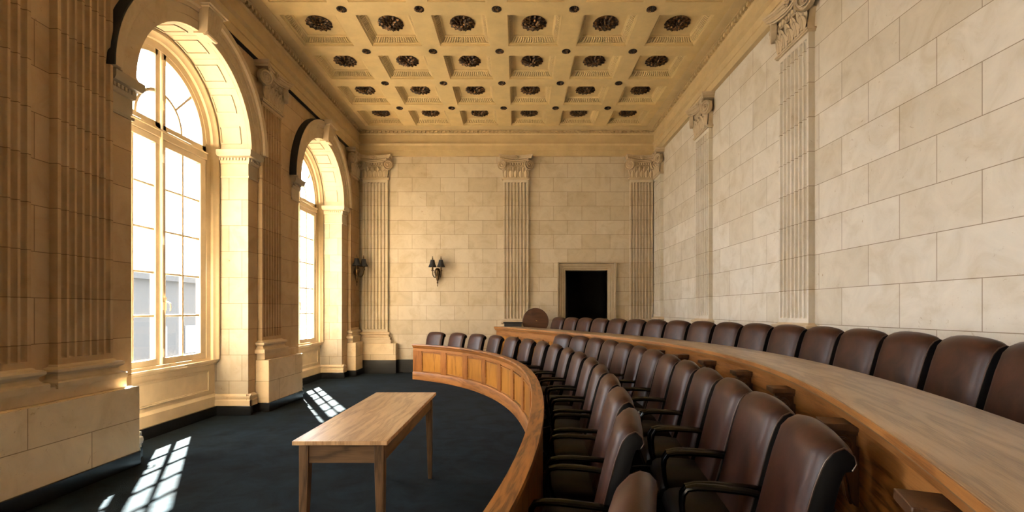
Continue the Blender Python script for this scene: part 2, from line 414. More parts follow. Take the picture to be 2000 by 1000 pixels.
def make_window(idx, c, r):
    w = struct(empty('window_%d' % idx, (0,0,0)))
    d0, d1 = c-r, c+r
    # stone reveal and sill recess
    mb = MB()
    for y, sg in ((d0, 1), (d1, -1)):
        mb.quad([(XL,y,.0),(-4.42,y,.0),(-4.42,y,ZSP),(XL,y,ZSP)])
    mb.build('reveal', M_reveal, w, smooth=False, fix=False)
    # little base moulding at the foot of the reveal
    for y, sg in ((d0, 1), (d1, -1)):
        mb = MB()
        pr = [(0,.13),(.05,.13),(.05,.21),(.035,.225),(.045,.24),(.045,.27),(.02,.29),(0,.30)]
        rows = []
        for xx in (-4.40, XL+.05): rows.append([(xx, y-sg*(-q), z) for q, z in [(p[0], p[1]) for p in pr]])
        mb.grid([[(x, y+sg*q, z) for q, z in pr] for x in (-4.40, XL+.05)], closed_u=True); mb.cap([(XL+.05, y+sg*q, z) for q, z in pr])
        mb.grid([[(XL+q, yy_, z) for q, z in pr] for yy_ in (y+sg*.05, y-sg*.16)], closed_u=True)
        mb.build('base_moulding', M_smooth, w)
    # painted panelled soffit
    mb = MB(); n = 48
    rr = r-.002
    rows = [[(x, c+rr*math.cos(PI*k/n), ZSP+rr*math.sin(PI*k/n)) for x in (XL, -4.42)] for k in range(n+1)]
    mb.grid(rows)
    for k in range(8):
        a0, a1 = PI*(k+.0)/8, PI*(k+1)/8
        # joint ridge
        if k: mb_j = [(a0-.004, a0+.004)]
        am = (a0+a1)/2; hw = (a1-a0)*.29
        for (xa, xb, aa, ab) in ((-3.97,-3.985,am-hw,am+hw),(-4.245,-4.26,am-hw,am+hw),(-3.97,-4.26,am-hw,am-hw+.014),(-3.97,-4.26,am+hw-.014,am+hw)):
            for q in range(4):
                b0 = aa+(ab-aa)*q/4; b1 = aa+(ab-aa)*(q+1)/4
                def P(x, a, rad): return (x, c+rad*math.cos(a), ZSP+rad*math.sin(a))
                ri, ro = rr-.014, rr
                mb.quad([P(xa,b0,ri),P(xb,b0,ri),P(xb,b1,ri),P(xa,b1,ri)])
                mb.quad([P(xa,b0,ri),P(xa,b1,ri),P(xa,b1,ro),P(xa,b0,ro)]); mb.quad([P(xb,b0,ri),P(xb,b1,ri),P(xb,b1,ro),P(xb,b0,ro)])
                if q == 0: mb.quad([P(xa,b0,ri),P(xb,b0,ri),P(xb,b0,ro),P(xa,b0,ro)])
                if q == 3: mb.quad([P(xa,b1,ri),P(xb,b1,ri),P(xb,b1,ro),P(xa,b1,ro)])
        if k:
            arch_sweep(mb, c, ZSP, [(rr-.003,XL-.01),(rr-.003,-4.30),(rr+.002,-4.30),(rr+.002,XL-.01)], a0-.003, a0+.003, 1)
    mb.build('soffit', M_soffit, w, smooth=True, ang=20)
    # archivolt
    mb = MB()
    pr = [(r,XL-.01),(r,XL+.05),(r+.015,XL+.055),(r+.10,XL+.055),(r+.10,XL+.065),(r+.20,XL+.065),(r+.20,XL+.08),(r+.245,XL+.085),(r+.26,XL+.115),(r+.33,XL+.12),(r+.34,XL-.01)]
    arch_sweep(mb, c, ZSP, pr)
    mb.build('archivolt', M_smooth, w)
    mb = MB(); arch_sweep(mb, c, ZSP, [(r+.335,XL),(r+.331,XL+.116),(r+.343,XL+.114),(r+.347,XL)])  # black strip paints in the shade on the arch's unlit outer edge
    mb.build('archivolt_shade', M_black, w)
    # keystone
    mb = MB()
    rows = []
    for z, hw, xo in ((ZSP+r-.03,.105,.13),(ZSP+r+.0,.11,.16),(ZSP+r+.22,.14,.19),(ZSP+r+.27,.145,.20)):
        rows.append([(XL-.01,c-hw,z),(XL+xo,c-hw,z),(XL+xo,c+hw,z),(XL-.01,c+hw,z)])
    mb.grid(rows, closed_u=True); mb.cap(rows[0]); mb.cap(rows[-1][::-1])
    for q in range(4):
        yq = c-.075+.05*q
        mb.tube([(XL+.155,yq*.9+c*.1,ZSP+r+.0),(XL+.19,yq*1.0,ZSP+r+.23)], .013, 6)
    mb.box(XL-.01,XL+.24,c-.19,c+.19,ZSP+r+.285,ZARCH+.03); mb.box(XL-.01,XL+.215,c-.165,c+.165,ZSP+r+.262,ZSP+r+.287)
    mb.tube([(XL+.13,c-.1,ZSP+r-.02),(XL+.13,c+.1,ZSP+r-.02)], .035, 10)
    mb.build('keystone', M_carved, w)
    # imposts: cap moulding at the springing on each jamb
    for y, sg in ((d0, -1), (d1, 1)):
        mb = MB()
        pr = [(0,3.40),(.015,3.40),(.02,3.425),(.006,3.43),(.006,3.60),(.02,3.61),(.03,3.64),(.03,3.685),(.065,3.70),(.08,3.73),(.08,3.79),(0,3.80)]
        # round the corner: along wall face and into reveal
        path = [((XL, y+sg*.28), (1,0)), ((XL, y), (1,-sg)), ((-4.40, y), (0,-sg))]
        rows = [[(x+nx*q, yv+ny*q, z) for q, z in pr] for (x, yv), (nx, ny) in path]
        mb.grid(rows, closed_u=True); mb.cap(rows[0]); mb.cap(rows[-1][::-1])
        for q in range(11):
            xx = XL-.03-q*.045
            mb.box(xx-.013, xx+.013, *sorted((y-sg*.02, y-sg*.048)), 3.645, 3.68)
        for q in range(6):
            yv = y+sg*(.03+q*.045)
            mb.box(XL+.02, XL+.048, yv-.013, yv+.013, 3.645, 3.68)
        mb.build('impost', M_soffit, w)
    # timber outer frame: jamb mouldings + arch
    mb = MB()
    pf = [(0,-4.45),(0,-4.28),(.05,-4.27),(.07,-4.29),(.085,-4.30),(.115,-4.31),(.12,-4.345),(.20,-4.35),(.20,-4.45)]
    for y, sg in ((d0, 1), (d1, -1)):
        mb.grid([[(x, y+sg*q, z) for q, x in pf] for z in (.80, ZSP)], closed_u=True)
    arch_sweep(mb, c, ZSP, [(r-q, x) for q, x in pf])
    mb.build('window_frame', M_paint, w)
    # transom and rails
    mb = MB(); iw = r-.19
    mb.box(-4.44,-4.345,c-iw,c+iw,3.60,3.68); mb.box(-4.44,-4.33,c-iw,c+iw,3.675,3.70)
    mb.box(-4.45,-4.35,c-iw,c+iw,.80,.835)
    mb.build('transom', M_paint, w, bevel=.004)
    # two casements, each with its muntins, panes and ironmongery
    for side in (-1, 1):
        y_in, y_out = c+side*.012, c+side*iw
        cs = MB(); a, b = sorted((y_in, y_out))
        gi, go = c+side*.085, c+side*.745
        ga, gb = sorted((gi, go))
        cs.box(-4.43,-4.36,a,b,.835,.91); cs.box(-4.43,-4.36,a,b,3.52,3.595)
        cs.box(-4.43,-4.36,*sorted((y_in,gi)),.91,3.52); cs.box(-4.43,-4.36,*sorted((go,y_out)),.91,3.52)
        cas = cs.build('casement', M_paint, w, bevel=.006)
        mu = MB(); ym = (gi+go)/2
        mu.box(-4.418,-4.375,ym-.016,ym+.016,.91,3.52)
        for q in range(1, 5):
            z = .91+q*.522; mu.box(-4.416,-4.378,ga,gb,z-.013,z+.013)
        mu.build('muntin', M_paint, cas, bevel=.004)
        g = MB(); g.quad([(XG,ga-.01,.90),(XG,gb+.01,.90),(XG,gb+.01,3.53),(XG,ga-.01,3.53)])
        g.build('pane', M_glass, cas, smooth=False)
        # fanlight leaf
        fl = MB(); zb = 3.70
        fl.box(-4.43,-4.36,a,b,zb,zb+.075)
        zt = ZSP+math.sqrt(max(0,(r-.19)**2-.1**2))
        fl.box(-4.43,-4.36,*sorted((y_in,gi)),zb,zt+.02)
        ang = (0, PI/2-.06) if side > 0 else (PI/2+.06, PI)
        arch_sweep(fl, c, ZSP, [(r-.185,-4.43),(r-.185,-4.36),(r-.265,-4.36),(r-.265,-4.43)], *ang, n=16)
        fl.box(-4.43,-4.36,*sorted((c+side*(r-.265),c+side*(r-.185))),zb,ZSP)
        fan = fl.build('fanlight', M_paint, w)
        mu = MB()
        arch_sweep(mu, c, ZSP-.02, [(.40,-4.43),(.40,-4.37),(.365,-4.37),(.365,-4.43)], *ang, n=14)
        am = PI/4 if side > 0 else PI*3/4
        M = Matrix.Translation((0,c,ZSP-.02)) @ Matrix.Rotation(am, 4, 'X')
        mu.box(-4.425,-4.37,.39,r-.22,-.014,.014, M=M)
        mu.build('muntin', M_paint, fan)
        g = MB(); pts = [(XG,c+side*.08,zb+.06)]
        pts += [(XG, c+side*(r-.22)*math.cos(t), ZSP+(r-.22)*math.sin(t)) for t in np.linspace(-.03, PI/2-.09, 16)]
        g.quad(pts); g.build('pane', M_glass, fan, smooth=False)
    # meeting strip with handle and hinges
    mb = MB(); mb.tube([(-4.345,c+.0,.84),(-4.345,c,4.55)], .013, 8)
    for z in (1.55,3.35,4.0,.98,2.35): mb.tube([(-4.34,c,z-.05),(-4.34,c,z+.05)], .02, 8)
    mb.build('espagnolette', M_paint, w)
    mb = MB(); mb.box(-4.36,-4.335,c+.03,c+.065,1.50,1.66)
    mb.tube([(-4.335,c+.047,1.60),(-4.31,c+.05,1.60),(-4.30,c+.075,1.585),(-4.295,c+.08,1.54),(-4.30,c+.075,1.49)], .008, 8)
    mb.build('handle', M_paint, w)
    # sill board and panelled apron below
    mb = MB(); mb.box(-4.44,-4.30,d0+.002,d1-.002,.765,.80); mb.box(-4.44,-4.325,d0+.002,d1-.002,.735,.765)
    mb.build('window_sill', M_paint, w, bevel=.006)
    mb = MB(); xa = -4.36
    mb.box(-4.46,xa,d0,d1,.13,.735)
    mb.box(xa,xa+.03,d0,d1,.13,.27); mb.quad([(xa+.03,d0,.27),(xa+.03,d1,.27),(xa,d1,.31),(xa,d0,.31)])
    fr = [(d0+.14,d1-.14,.36,.66)]
    for (ya,yb,za,zb_) in fr:
        for k,(e0,e1,xo) in enumerate(((0,.018,.016),(.018,.032,.006))):
            mb.box(xa,xa+xo,ya+e0,ya+e1,za+e0,zb_-e0); mb.box(xa,xa+xo,yb-e1,yb-e0,za+e0,zb_-e0)
            mb.box(xa,xa+xo,ya+e0,yb-e0,za+e0,za+e1); mb.box(xa,xa+xo,ya+e0,yb-e0,zb_-e1,zb_-e0)
    mb.build('apron_panel', M_paint, w, bevel=.003)
    return w
for i, (c, r) in enumerate(WIN): make_window(i+1, c, r)

# ------------------------------------------------------------------ other walls, floor, doorway
DX0, DX1, DZ = 1.133, 2.143, 2.46
mb = MB()
for (a,b,z0,z1) in ((XL,DX0,0,6),(DX0,DX1,DZ,6),(DX1,XR,0,6),(DX0,DX1,0,TIER)):
    mb.quad([(a,YB,z0),(b,YB,z0),(b,YB,z1),(a,YB,z1)])
wb = struct(mb.build('wall_back', M_wb, smooth=False, fix=False))
mb = MB(); mb.box(XL-.4,DX0-.0,YB+.002,YB+.3,0,6.2); mb.box(DX1,XR+.4,YB+.002,YB+.3,0,6.2); mb.box(DX0,DX1,YB+.002,YB+.3,DZ+.001,6.2)
mb.build('masonry', M_smooth, wb, smooth=False, fix=False)
mb = MB(); mb.quad([(XR,YN,0),(XR,YB,0),(XR,YB,6),(XR,YN,6)])
struct(mb.build('wall_right', M_wr, smooth=False, fix=False))
mb = MB(); mb.quad([(XL,YN,0),(XR,YN,0),(XR,YN,6),(XL,YN,6)])
struct(mb.build('wall_rear', M_wn, smooth=False, fix=False))
mb = MB(); mb.box(-5.0,XR+.4,YN-.4,YB+4,-.2,0)
fl = struct(mb.build('floor', M_carpet, smooth=False))
# corridor beyond the doorway
mb = MB()
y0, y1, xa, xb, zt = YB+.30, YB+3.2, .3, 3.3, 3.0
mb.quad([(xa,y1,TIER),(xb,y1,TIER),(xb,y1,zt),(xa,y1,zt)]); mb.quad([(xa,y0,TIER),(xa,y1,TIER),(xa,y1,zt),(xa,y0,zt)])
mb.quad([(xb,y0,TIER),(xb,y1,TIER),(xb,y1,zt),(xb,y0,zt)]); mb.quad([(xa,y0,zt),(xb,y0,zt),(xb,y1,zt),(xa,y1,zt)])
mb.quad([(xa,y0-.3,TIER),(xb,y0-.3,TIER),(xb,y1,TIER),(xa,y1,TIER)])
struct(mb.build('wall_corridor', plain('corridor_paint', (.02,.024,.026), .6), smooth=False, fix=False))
# door surround
dr = struct(empty('door_1', (0,0,0)))
mb = MB()
def frame_ring(mb, x0, x1, zt, prof, zb):
    """profile (out from opening, depth towards room) round three sides"""
    path = [((x0, zb), (-1, 0)), ((x0, zt), (-1, 1)), ((x1, zt), (1, 1)), ((x1, zb), (1, 0))]
    rows = [[(x+nx*q, YB-dp, z+nz*q) for q, dp in prof] for (x, z), (nx, nz) in path]
    mb.grid(rows, closed_u=True); mb.cap(rows[0]); mb.cap(rows[-1][::-1])
frame_ring(mb, DX0, DX1, DZ, [(0,-.3),(0,.03),(.03,.035),(.045,.05),(.09,.05),(.10,.065),(.15,.07),(.165,.11),(.19,.115),(.19,-.01)], TIER)
mb.build('door_frame', stone('door_stone', 100, 100, 50, 50, tint=.62, var=.02), dr)
# half-open leaf in the dark and an inner door further back
mb = MB(); mb.box(1.16,1.20,YB+.36,YB+1.28,TIER,DZ-.02)
for z0, z1 in ((.55,1.3),(1.45,2.3)): mb.box(1.20,1.212,YB+.5,YB+1.12,z0,z1)
lf = mb.build('door_leaf', plain('black_door_paint', (.012,.013,.014), .35), dr, bevel=.006)
mb = MB(); mb.lathe([(.0,0),(.018,.0),(.012,.03),(.028,.05),(.026,.075),(0,.085)], 14, M=Matrix.Translation((1.20,YB+1.2,1.36)) @ Matrix.Rotation(PI/2, 4, 'Y'))
mb.build('door_knob', M_brass, lf)
mb = MB()
for (a,b,z0,z1,q) in ((1.0,1.45,TIER,2.15,.03),(.93,1.0,TIER,2.22,.05),(1.45,1.52,TIER,2.22,.05),(.93,1.52,2.15,2.22,.05)):
    mb.box(a,b,YB+3.2-q,YB+3.199,z0,z1)
d2 = struct(mb.build('door_2', plain('far_door_paint', (.045,.047,.045), .5), bevel=.004))

# skirting boards: black
def skirt(name, segs, h=.135, t=.02):
    mb = MB()
    for (xa,ya,xb,yb,hh) in segs:
        x0,x1 = sorted((xa,xb)); y0_,y1_ = sorted((ya,yb))
        mb.box(x0,x1,y0_,y1_,0,hh)
    struct(mb.build(name, M_base, bevel=.005))
PLX = XL+.20
PL_L = [(-.75,.28),(3.0,4.73),(7.18,8.30),(11.02,11.68)]
sg = []
yy = YN
for c, r in WIN:
    sg.append((XL,yy,XL+.02,c-r,.135)); sg.append((-4.42,c-r,-4.30,c+r,.135))
    sg.append((-4.30,c-r-.0,XL+.07,c-r+.06,.135)); sg.append((-4.30,c+r-.06,XL+.07,c+r,.135))
    yy = c+r
sg.append((XL,yy,XL+.02,YB,.135))
for a, b in PL_L: sg.append((XL,a-.005,PLX+.008,b+.008,.135))
skirt('baseboard_left', sg)
sb = [(XL,YB-.02,-.55,YB,.318),(-3.74,YB-.20,-2.89,YB-.02,.318)]
skirt('baseboard_back', sb)
mb = MB(); mb.box(XR-.02,XR,YN,YB,TIER,TIER+.13); mb.box(-.5,DX0-.19,YB-.02,YB,TIER,TIER+.13); mb.box(DX1+.19,XR,YB-.02,YB,TIER,TIER+.13)
struct(mb.build('baseboard_right', M_base, bevel=.004))

# raised floor behind the long desk, low step for the middle row
def region(mb, P, x_to, z0, z1, ycap):
    """floor slab from curve P to the right wall / back wall"""
    n = len(P)
    for a in range(n-1):
        (xa,ya),(xb,yb) = P[a], P[a+1]
        mb.quad([(xa,ya,z1),(x_to,ya,z1),(x_to,yb,z1),(xb,yb,z1)])
        mb.quad([(xa,ya,z0),(xa,ya,z1),(xb,yb,z1),(xb,yb,z0)])
tp = offset(C2, .16); tp = tp[::6]
mb = MB(); region(mb, tp, XR, 0, TIER, YB)
xe, ye = tp[-1]
mb.quad([(xe,ye,TIER),(XR,ye,TIER),(XR,YB,TIER),(xe,YB,TIER)]); mb.quad([(xe,ye,0),(xe,ye,TIER),(xe,YB,TIER),(xe,YB,0)])
x0_, y0_ = tp[0]
mb.quad([(x0_,y0_,TIER),(XR,y0_,TIER),(XR,YN,TIER),(x0_,YN,TIER)]); mb.quad([(x0_,y0_,0),(x0_,y0_,TIER),(x0_,YN,TIER),(x0_,YN,0)])
ft = struct(mb.build('floor_dais', M_carpet, smooth=False, fix=False))
tb = offset(C1, .70)[::6]
mb = MB()
for a in range(len(tb)-1):
    (xa,ya),(xb,yb) = tb[a], tb[a+1]
    pa = at_s(C2, np.interp(a/(len(tb)-1), [0,1], [.2, arclen(C2)[-1]-.02])); pb = at_s(C2, np.interp((a+1)/(len(tb)-1), [0,1], [.2, arclen(C2)[-1]-.02]))
    na = .13
    mb.quad([(xa,ya,TB),(pa[0]+na,pa[1],TB),(pb[0]+na,pb[1],TB),(xb,yb,TB)]); mb.quad([(xa,ya,0),(xa,ya,TB),(xb,yb,TB),(xb,yb,0)])
(xa,ya) = tb[-1]; pa = at_s(C2, arclen(C2)[-1]-.02)
mb.quad([(xa,ya,0),(xa,ya,TB),(pa[0],pa[1],TB),(pa[0],pa[1],0)])
struct(mb.build('floor_step', M_carpet, smooth=False, fix=False))

# ------------------------------------------------------------------ ceiling
SX, SY, BW = 1.11, 1.136, .30
CX = -.31; Y0 = 10.377
xs = [CX+SX*k for k in range(-3,4)]; ys = [Y0+SY-SY*k for k in range(0,15)]
mb = MB(); zc = ZC
xo0, xo1 = xs[0]+BW/2, xs[-1]-BW/2
yo1 = ys[0]-BW/2; yo0 = ys[-1]+BW/2
for k in range(1,6): mb.quad([(xs[k]-BW/2,yo0,zc),(xs[k]+BW/2,yo0,zc),(xs[k]+BW/2,yo1,zc),(xs[k]-BW/2,yo1,zc)])
for j in range(1,14):
    for k in range(6):
        a, b = xs[k]+BW/2, xs[k+1]-BW/2
        mb.quad([(a,ys[j]-BW/2,zc),(b,ys[j]-BW/2,zc),(b,ys[j]+BW/2,zc),(a,ys[j]+BW/2,zc)])
mb.quad([(XL,YN,zc),(xo0,YN,zc),(xo0,YB,zc),(XL,YB,zc)]); mb.quad([(xo1,YN,zc),(XR,YN,zc),(XR,YB,zc),(xo1,YB,zc)])
mb.quad([(xo0,yo1,zc),(xo1,yo1,zc),(xo1,YB,zc),(xo0,YB,zc)]); mb.quad([(xo0,YN,zc),(xo1,YN,zc),(xo1,yo0,zc),(xo0,yo0,zc)])
RINGS = [(0,0,0),(.0,.015,0),(.010,.015,0),(.012,.032,0),(.026,.034,0),(.026,.046,0),(.034,.05,1),(.052,.07,1),(.074,.105,1),(.080,.118,0),(.092,.12,0),(.092,.132,0),(.108,.136,0)]
for j in range(14):
    for k in range(6):
        a, b = xs[k]+BW/2, xs[k+1]-BW/2; c_, d_ = ys[j+1]+BW/2, ys[j]-BW/2
        for q in range(len(RINGS)-1):
            i0, h0, m0 = RINGS[q]; i1, h1, m1 = RINGS[q+1]
            R0 = [(a+i0,c_+i0),(b-i0,c_+i0),(b-i0,d_-i0),(a+i0,d_-i0)]; R1 = [(a+i1,c_+i1),(b-i1,c_+i1),(b-i1,d_-i1),(a+i1,d_-i1)]
            for e in range(4):
                f_ = (e+1)%4
                p0,p1,p2,p3 = (*R0[e],zc+h0),(*R0[f_],zc+h0),(*R1[f_],zc+h1),(*R1[e],zc+h1)
                Ls = .81
                mb.quad([p0,p1,p2,p3], 1 if m1 else 0, [(0,h0),(Ls,h0),(Ls,h1),(0,h1)])
        i1, h1, _ = RINGS[-1]
        mb.quad([(a+i1,c_+i1,zc+h1),(b-i1,c_+i1,zc+h1),(b-i1,d_-i1,zc+h1),(a+i1,d_-i1,zc+h1)])
ce = struct(mb.build('ceiling', [M_ceil, M_egg], smooth=False, fix=False))
mb = MB(); mb.box(-5.2,XR+.5,YN-.5,YB+.5,6.2,6.4); mb.build('roof_slab', M_black, ce, smooth=False)
# side masonry of right wall against stray light
mb = MB(); mb.box(XR+.002,XR+.4,YN-.4,YB+.4,0,6.2); mb.box(-5.0,XR+.4,YN-.4,YN-.002,0,6.2)
mb.build('masonry', M_smooth, ce, smooth=False)

# entablature round the room
PR = [(0,5.19),(.07,5.19),(.07,5.31),(.085,5.315),(.085,5.43),(.10,5.44),(.125,5.465),(.125,5.485),(.08,5.495),(.08,5.685),(.095,5.70),(.105,5.715),(.105,5.77),(.17,5.775),(.17,5.785),(.20,5.79),(.25,5.80),(.30,5.818),(.30,5.825),(0,5.825)]
mb = MB()
rows = [[(XL+p,YN+p,z) for p,z in PR],[(XR-p,YN+p,z) for p,z in PR],[(XR-p,YB-p,z) for p,z in PR],[(XL+p,YB-p,z) for p,z in PR]]
mb.grid(rows, closed_u=True, closed_v=True)
pt = .095
mb2 = MB()
for (ya, yb) in ((4.62,5.70),(6.17,7.20),(7.88,9.42),(9.88,11.02)): mb2.box(XL,XL+.066,ya,yb,5.183,5.189)  # thin black strips paint in the shade under the left architrave
def dent(n0, n1, f):
    q = n0
    while q < n1: f(q); q += pt
dent(YN+.2, YB-.2, lambda y: (mb.box(XL+.10,XL+.15,y,y+.052,5.722,5.77), mb.box(XR-.15,XR-.10,y,y+.052,5.722,5.77)))
dent(XL+.2, XR-.2, lambda x: mb.box(x,x+.052,YB-.15,YB-.10,5.722,5.77))
struct(mb.build('trim_1', M_corn, ang=25)); struct(mb2.build('trim_20', M_black))  # trim_20: black strips standing in for shade under the left architrave

# ------------------------------------------------------------------ pilasters
def flute_section(w, n, depth, proj):
    pitch = w*.93/n; r = pitch*.36; pts = [(-w/2, 0, 0), (-w/2, proj, 0)]
    for k in range(n):
        cx = -w*.93/2+pitch*(k+.5)
        pts.append((cx-r, proj, 0))
        for q in range(1, 6):
            a = PI*q/6; pts.append((cx-r*math.cos(a), proj, math.sin(a)))
        pts.append((cx+r, proj, 0))
    pts += [(w/2, proj, 0), (w/2, 0, 0)]
    return pts
def make_shaft(w, z0, z1, mat, parent, n=7, proj=.07):
    sec = flute_section(w, n, .03, proj); mb = MB(); rows = []
    lv = [(z0,0),(z0+.05,0),(z0+.052,.45),(z0+.06,.75),(z0+.075,1),(z1-.085,1),(z1-.07,.75),(z1-.062,.45),(z1-.06,0),(z1,0)]
    for z, k in lv: rows.append([(x, y-.042*g*k, z) for x, y, g in sec])
    mb.grid(rows); return mb.build('shaft', mat, parent, ang=50, fix=False)
def make_base(w, z0, z1, mat, parent, proj=.07):
    h = z1-z0
    pr = [(.075,0),(.078,.25),(.07,.31),(.05,.34),(.035,.42),(.028,.52),(.035,.60),(.05,.64),(.062,.70),(.062,.82),(.045,.88),(.02,.90),(.012,.96),(.0,1)]
    mb = MB(); rows = []
    for q, t in pr: rows.append([(-w/2-q,0,z0+h*t),(-w/2-q,proj+q,z0+h*t),(w/2+q,proj+q,z0+h*t),(w/2+q,0,z0+h*t)])
    mb.grid(rows); mb.cap(rows[0]); return mb.build('base', mat, parent, ang=30)
def leaf(mb, x, y0, z0, h, w, curl):
    """one acanthus leaf, standing at (x,y0,z0), curling outwards"""
    rows = []
    for k in range(7):
        t = k/6; ww = w*(.75+.5*math.sin(PI*min(t*1.1,1)))*(1-.45*t**3)
        yy = y0+.018+curl*t**2.2; zz = z0+h*(t-.22*t**5)
        rows.append([(x+ww*u, yy+.010*(1-abs(u))*1.5-(.012 if abs(u) in (.35,) else 0), zz-.015*abs(u)*t) for u in (-.5,-.35,-.18,0,.18,.35,.5)])
    mb.grid(rows)
    mb.tube([(x,y0+.03+curl*t**2.2,z0+h*(t-.22*t**5)) for t in np.linspace(0,1,7)], [.012]*6+[.016], 6)
def volute(mb, cx, cy, cz, R, ax, th=.05):
    """scroll disc with a raised spiral; ax is the outward axis"""
    ax = Vector(ax).normalized(); up = Vector((0,0,1)); sd = up.cross(ax).normalized()
    C = Vector((cx,cy,cz)); n = 22
    for rr_, t0, t1 in ((R,-th/2,th/2),):
        f = [C+ax*t1+sd*rr_*math.cos(2*PI*k/n)+up*rr_*math.sin(2*PI*k/n) for k in range(n)]
        b = [p-ax*th for p in f]
        g = [C+ax*(t1-.022)+(p-C-ax*t1)*.80 for p in f]
        mb.grid([b, f], closed_u=True); mb.grid([f, g], closed_u=True); mb.cap(g); mb.cap(b[::-1])
    sp = []
    for k in range(34):
        t = k/33; a = -PI/2+t*PI*4.2; q = R*(.93-.80*t)
        sp.append(C+ax*(th/2)+sd*q*math.cos(a)+up*q*math.sin(a))
    mb.tube(sp, [R*.12*(1-.45*k/33) for k in range(34)], 6)
    mb.lathe([(0,-.01),(R*.17,-.01),(R*.17,.012),(R*.1,.022),(0,.025)], 10, c=tuple(C+ax*th/2), M=Matrix(((sd.x,up.x,ax.x),(sd.y,up.y,ax.y),(sd.z,up.z,ax.z))).to_4x4())
def make_capital(w, z0, z1, mat, parent, proj=.07):
    mb = MB(); H = z1-z0
    mb.box(-w/2+.01,w/2-.01,-.0,proj+.005,z0,z0+H*.72)
    # astragal
    for q, za, zb_ in ((.025,0,.018),(.035,.018,.04),(.015,.04,.05)): mb.box(-w/2-q,w/2+q,0,proj+q,z0+za-.0,z0+zb_)
    # leaves
    n = 5
    for k in range(n):
        x = -w/2+w*(k+.5)/n; leaf(mb, x, proj, z0+.05, H*.36, w/n*.92, .045)
    for k in range(n+1):
        x = -w/2+w*k/n; x = max(-w/2+.04, min(w/2-.04, x)); leaf(mb, x, proj-.008, z0+.10, H*.46, w/n*.8, .055)
    for sx in (-1,1):
        rows = []
        for k in range(6):
            t = k/5; rows.append([(sx*(w/2+.03*t**2), proj*u, z0+.05+H*.4*t-.02*abs(u-.5)) for u in (0,.3,.5,.7,1)])
        mb.grid(rows)
    # egg band
    ze = z0+H*.62
    mb.tube([(-w/2+.02,proj+.035,ze-.03),(w/2-.02,proj+.035,ze-.03)], .012, 8)
    for k in range(9):
        x = -w/2+.06+(w-.12)*k/8
        mb.lathe([(0,-.035),(.016,-.026),(.024,0),(.02,.02),(0,.03)], 8, c=(x,proj+.04,ze+.015))
    mb.box(-w/2+.02,w/2-.02,0,proj+.035,ze-.03,ze+.12)
    # channel sweeping between the volutes
    for zz, rad in ((ze+.075,.014),(ze+.11,.018)):
        mb.tube([(x, proj+.06+.05*(abs(x)/(w/2))**2, zz-.02+.03*(abs(x)/(w/2))**2) for x in np.linspace(-w/2,w/2,13)], rad, 6)
    # volutes at the corners, turned outwards
    R = H*.205
    for sx in (-1,1):
        volute(mb, sx*(w/2+.02), proj+.055, ze-.012, R, (sx*.45,1,0), .055)
        mb.tube([(sx*(w/2-.02),proj+.03,ze),(sx*(w/2-.03),.03,ze)], R*.62, 12)
    # abacus, concave front
    def ab(z, e):
        row = []
        for x in np.linspace(-1,1,17):
            row.append((x*(w/2+.07+e), proj+.045+e+.075*abs(x)**2.2, z))
        return [(-(w/2+.07+e),0,z)]+row+[((w/2+.07+e),0,z)]
    rows = [ab(z1-H*.15,0),ab(z1-H*.10,.004),ab(z1-H*.09,.018),ab(z1-H*.05,.02),ab(z1-H*.04,.032),ab(z1-.0,.035)]
    mb.grid(rows); mb.cap(rows[0]); mb.cap(rows[-1][::-1])
    # fleuron
    for k in range(7):
        a = 2*PI*k/7; mb.lathe([(0,-.008),(.022,0),(.014,.02),(0,.026)], 7, c=(.034*math.cos(a),proj+.075,z1-H*.10+.034*math.sin(a)), M=Matrix.Rotation(-PI/2,4,'X'))
    mb.lathe([(0,-.01),(.02,0),(.016,.03),(0,.04)], 8, c=(0,proj+.08,z1-H*.10), M=Matrix.Rotation(-PI/2,4,'X'))
    return mb.build('capital', mat, parent, ang=40, fix=False)
CAP = {}
def pilaster(name, loc, rz, w, zb, mat, label, die=True, lift=0.0, nfl=7):
    e = empty(name, loc, rz)
    z_base = zb; z_sh = zb+.19; z_cap0 = 4.62
    key = round(w,2)
    sh = make_shaft(w, z_sh, z_cap0, mat, e, nfl)
    make_base(w, z_base, z_sh, M_smooth, e)
    if key in CAP:
        c = CAP[key].copy(); COL.objects.link(c); c.parent = e
    else: CAP[key] = make_capital(w, z_cap0, ZARCH, M_carved, e)
    tag(e, label, 'pilaster', 'fluted stone pilasters round the hall')
    return e
GL = 'fluted stone pilaster '
def lp(yc, w, lab, mat=M_pil_l): return pilaster('fluted_pilaster', (XL, yc, 0), -PI/2, w, .86, mat, GL+lab)
lp(3.53, .55, 'cut off by the left edge of the photo')
lp(4.30, .55, 'just left of the large arched window')
lp(7.54, .60, 'on the pier between the two arched windows')
p4 = lp(11.36, .60, 'on the window wall in the far left corner, carrying the corner lamp')
for yc, lab in ((5.755, 'on the bare right wall, the nearest one'), (8.61, 'on the right wall, middle one, halfway to the corner'), (11.42, 'on the right wall in the far right corner')):
    pilaster('fluted_pilaster', (XR, yc, 0), PI/2, .62, 1.165, M_pil_r, GL+lab)
for xc, w, z, lab in ((-3.42, .60, .80, 'on the end wall at its left corner behind the wall lamp'), (-.055, .60, 1.06, 'on the end wall between the wall lamp and the doorway'), (2.95, .55, 1.06, 'on the end wall right of the doorway')):
    pilaster('fluted_pilaster', (xc, YB, 0), PI, w, z, M_pil_b, GL+lab)

